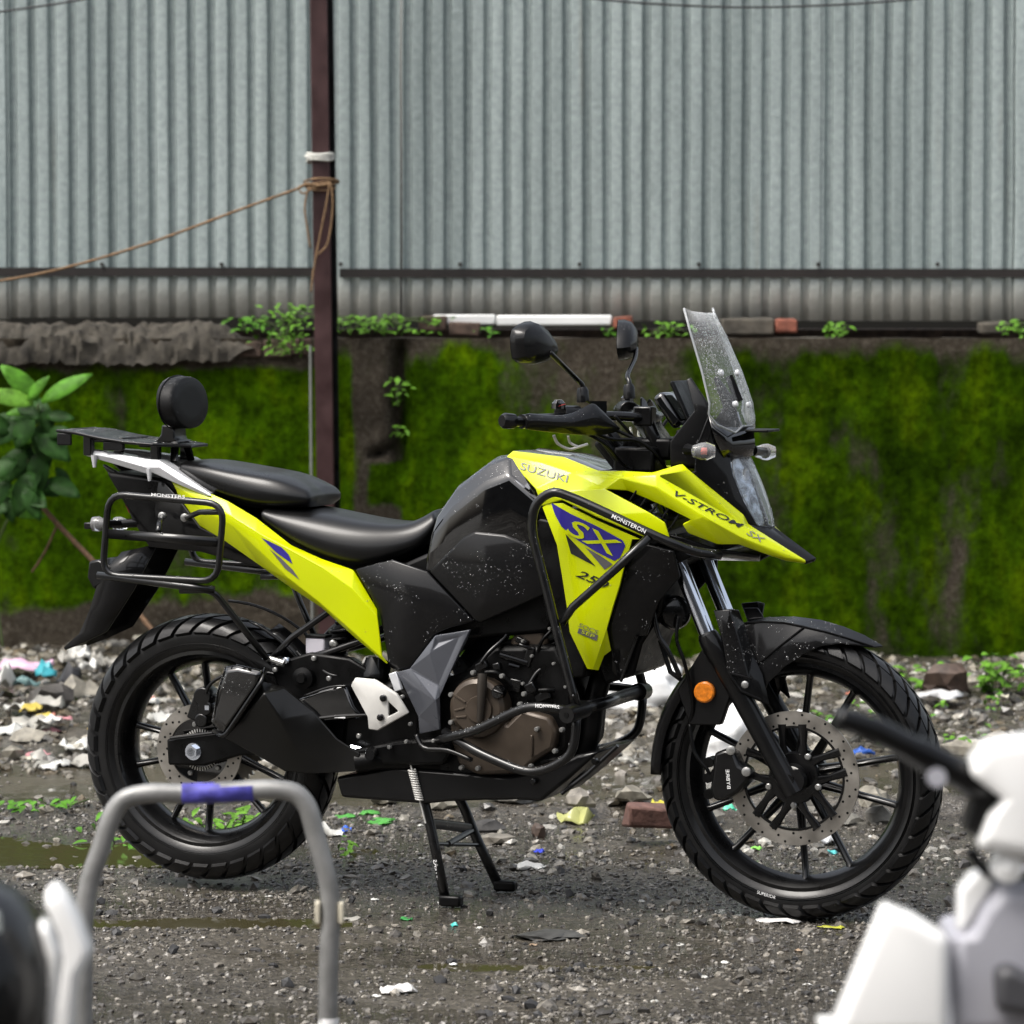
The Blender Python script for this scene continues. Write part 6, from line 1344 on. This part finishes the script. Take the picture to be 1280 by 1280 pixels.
fpanel(rb_, o0, [(1030, 1302), (1186, 1302), (1320, 1302), (1400, 1100), (1500, 1300), (1400, 1550), (1150, 1550)], RY+.04, .16, 'body', WPT, .02)
p0 = atY(1300, 1500, RY)-o0; support(rb_, p0.x+.05, .12, (-.05, p0.z))
MB().tube([p-o0 for p in [atY(1290, 1008, RY+.05), atY(1420, 1020, RY+.2), atY(1460, 1200, RY+.2), atY(1380, 1320, RY+.15)]], .012, 10).build('handlebar', BLKS, rb_)
LY = 4.1
lc = atY(20, 1200, LY); lb = empty('parked_motorcycle', Vector((lc.x-.08, LY, 0))); tag(lb, 'blurred black and white parked motorcycle front beside the hoop barrier', 'motorcycle'); o0 = lb.location.copy()
fpanel(lb, o0, [(54, 1122), (60, 1108), (70, 1104), (84, 1120), (100, 1150), (114, 1185), (113, 1195), (98, 1222), (90, 1310), (66, 1310), (72, 1262), (80, 1200), (74, 1165)], LY-.05, .03, 'fairing_blade', WPT, .014, .004)
fpanel(lb, o0, [(48, 1150), (60, 1155), (74, 1190), (72, 1240), (64, 1300), (56, 1300), (60, 1200)], LY, .03, 'fairing_blade', WPT, .01, .003)
c = atY(-22, 1230, LY)-o0; M_ = MB(); 
M_.lathe([(0, -.13), (.045, -.122), (.078, -.09), (.100, -.02), (.105, .05), (.078, .13), (0, .15)], 28, Matrix.Translation(c) @ Matrix.Scale(.72, 4, (1, 0, 0)) @ Matrix.Scale(1.02, 4, (0, 0, 1))); M_.build('headlamp_shell', BLKM, lb, smooth=60)
fpanel(lb, o0, [(-22, 1135), (-4, 1140), (10, 1180), (14, 1205), (4, 1210), (-20, 1190)], LY-.07, .02, 'lamp_lens', mat('silver_lens', (.42, .44, .41), .25, metal=.3), .014, .004)
fpanel(lb, o0, [(-20, 1236), (0, 1240), (16, 1262), (24, 1300), (-20, 1300)], LY-.075, .02, 'lamp_lens', MATS['silver_lens'], .01, .004)
fpanel(lb, o0, [(-80, 1240), (50, 1250), (66, 1300), (40, 1500), (-60, 1500)], LY+.03, .14, 'body', DGP, .02)
p0 = atY(-20, 1480, LY)-o0; support(lb, p0.x-.02, .1, (.02, p0.z))
# ================================================================ rain drops on the motorcycle (beads of water)
bpy.context.view_layer.update()
dg_ = bpy.context.evaluated_depsgraph_get()
DV = []; DFc = []
hemi = []; 
for (r_, z_, n_) in ((1., 0., 6), (.72, .5, 6)): hemi += [(r_*math.cos(2*math.pi*k/n_), r_*math.sin(2*math.pi*k/n_), z_) for k in range(n_)]
hemi.append((0, 0, .72)); HV = np.array(hemi); HF = [(k, (k+1) % 6, 6+(k+1) % 6, 6+k) for k in range(6)]+[(6+k, 6+(k+1) % 6, 12) for k in range(6)]
def beads(name, count, r0, r1, par, upmin=-.2, side=True, lim=None):
    V = []; F = []
    for o in [q for q in bike.children if q.name.split('.')[0] in name]:
        ev = o.evaluated_get(dg_); me = ev.to_mesh(); me.calc_loop_triangles()
        nt_ = len(me.loop_triangles); 
        if not nt_: continue
        co = np.zeros(len(me.vertices)*3); me.vertices.foreach_get('co', co); co = co.reshape(-1, 3); ti = np.zeros(nt_*3, int); me.loop_triangles.foreach_get('vertices', ti); ti = ti.reshape(-1, 3)
        A, B_, C_ = co[ti[:, 0]], co[ti[:, 1]], co[ti[:, 2]]; cr = np.cross(B_-A, C_-A); ar = np.linalg.norm(cr, axis=1)/2; nn_ = cr/(2*ar[:, None]+1e-12)
        view = nn_ @ np.array([.34, -.94, .05]); w = ar*np.clip(nn_[:, 2]-upmin, 0, 1)*(view > -.1)
        tot = w.sum(); 
        if tot <= 0: continue
        k = int(count*tot*1000); k = min(k, lim or 10**6)
        idx = rng.choice(nt_, k, p=w/tot); u = rng.random((k, 2)); s_ = u.sum(1) > 1; u[s_] = 1-u[s_]
        P = A[idx]+u[:, :1]*(B_-A)[idx]+u[:, 1:]*(C_-A)[idx]
        keep = [nz(q[0]*14, q[1]*14, q[2]*14, 2) > -.12+.3*rng.random() for q in P]
        for p_, n_ in zip(P[keep], nn_[idx][keep]):
            r_ = r0+(r1-r0)*rng.random()**2.4; t1 = np.cross(n_, [0.3, .5, .8]); t1 /= np.linalg.norm(t1); t2 = np.cross(n_, t1)
            base = len(V); 
            V.extend((p_-n_*r_*.15+r_*(HV[:, :1]*t1+HV[:, 1:2]*t2+HV[:, 2:]*n_)).tolist()); F.extend(tuple(i+base for i in f) for f in HF)
        ev.to_mesh_clear()
    me = bpy.data.meshes.new('water_beads'); me.from_pydata(V, [], F); me.materials.append(DROP); me.polygons.foreach_set('use_smooth', [True]*len(me.polygons))
    o = bpy.data.objects.new('water_beads', me); COL.objects.link(o); o.parent = par; o['kind'] = 'stuff'; return o
beads({'side_cover', 'knee_pad', 'fender', 'fork_shield', 'silencer_cap', 'radiator_duct'}, 22, .0008, .0026, bike, -.45)
beads({'fuel_tank', 'carrier_plate', 'hand_guard', 'mirror', 'backrest', 'headlamp_mask', 'cockpit_wing'}, 14, .0008, .0022, bike, -.15)
beads({'pannier_rail', 'pannier_plate', 'crash_bar', 'carrier_bracket'}, 22, .0010, .0030, bike, .0)
beads({'front_cowl', 'tail_panel', 'side_shroud', 'frame_cover'}, 5, .0009, .0026, bike, -.1)
beads({'windscreen'}, 60, .0009, .0026, bike, -.6)
beads({'headlamp'}, 30, .0009, .0026, bike, -.6)
# ================================================================ unseen two storey block, added behind the camera to darken reflections
bd = empty('added_building', (0, -9, 0)); tag(bd, 'unseen grey two storey block added behind the camera to darken reflections', 'added_building')
PLA = mat('stained_grey_plaster', (.10, .098, .092), .85, nscale=1.5, namp=.4, bump=.2, bscale=30); GLS = mat('dark_window_glass', (.02, .025, .03), .1)
MB().box((0, -3, 3.6), (36, 6, 7.6)).build('wall', PLA, bd)
MB().box((0, -3, 7.5), (36.8, 6.8, .25)).build('roof', PLA, bd)
for k in range(9):
    for z in (1.6, 4.9):
        w_ = MB(); w_.box((-14+3.5*k, .03, z), (1.5, .08, 1.5)); w_ = w_.build('window', mat('window_frame_paint', (.3, .29, .27), .6), bd); MB().box((-14+3.5*k, .075, z), (1.36, .02, 1.36)).build('pane', GLS, w_)
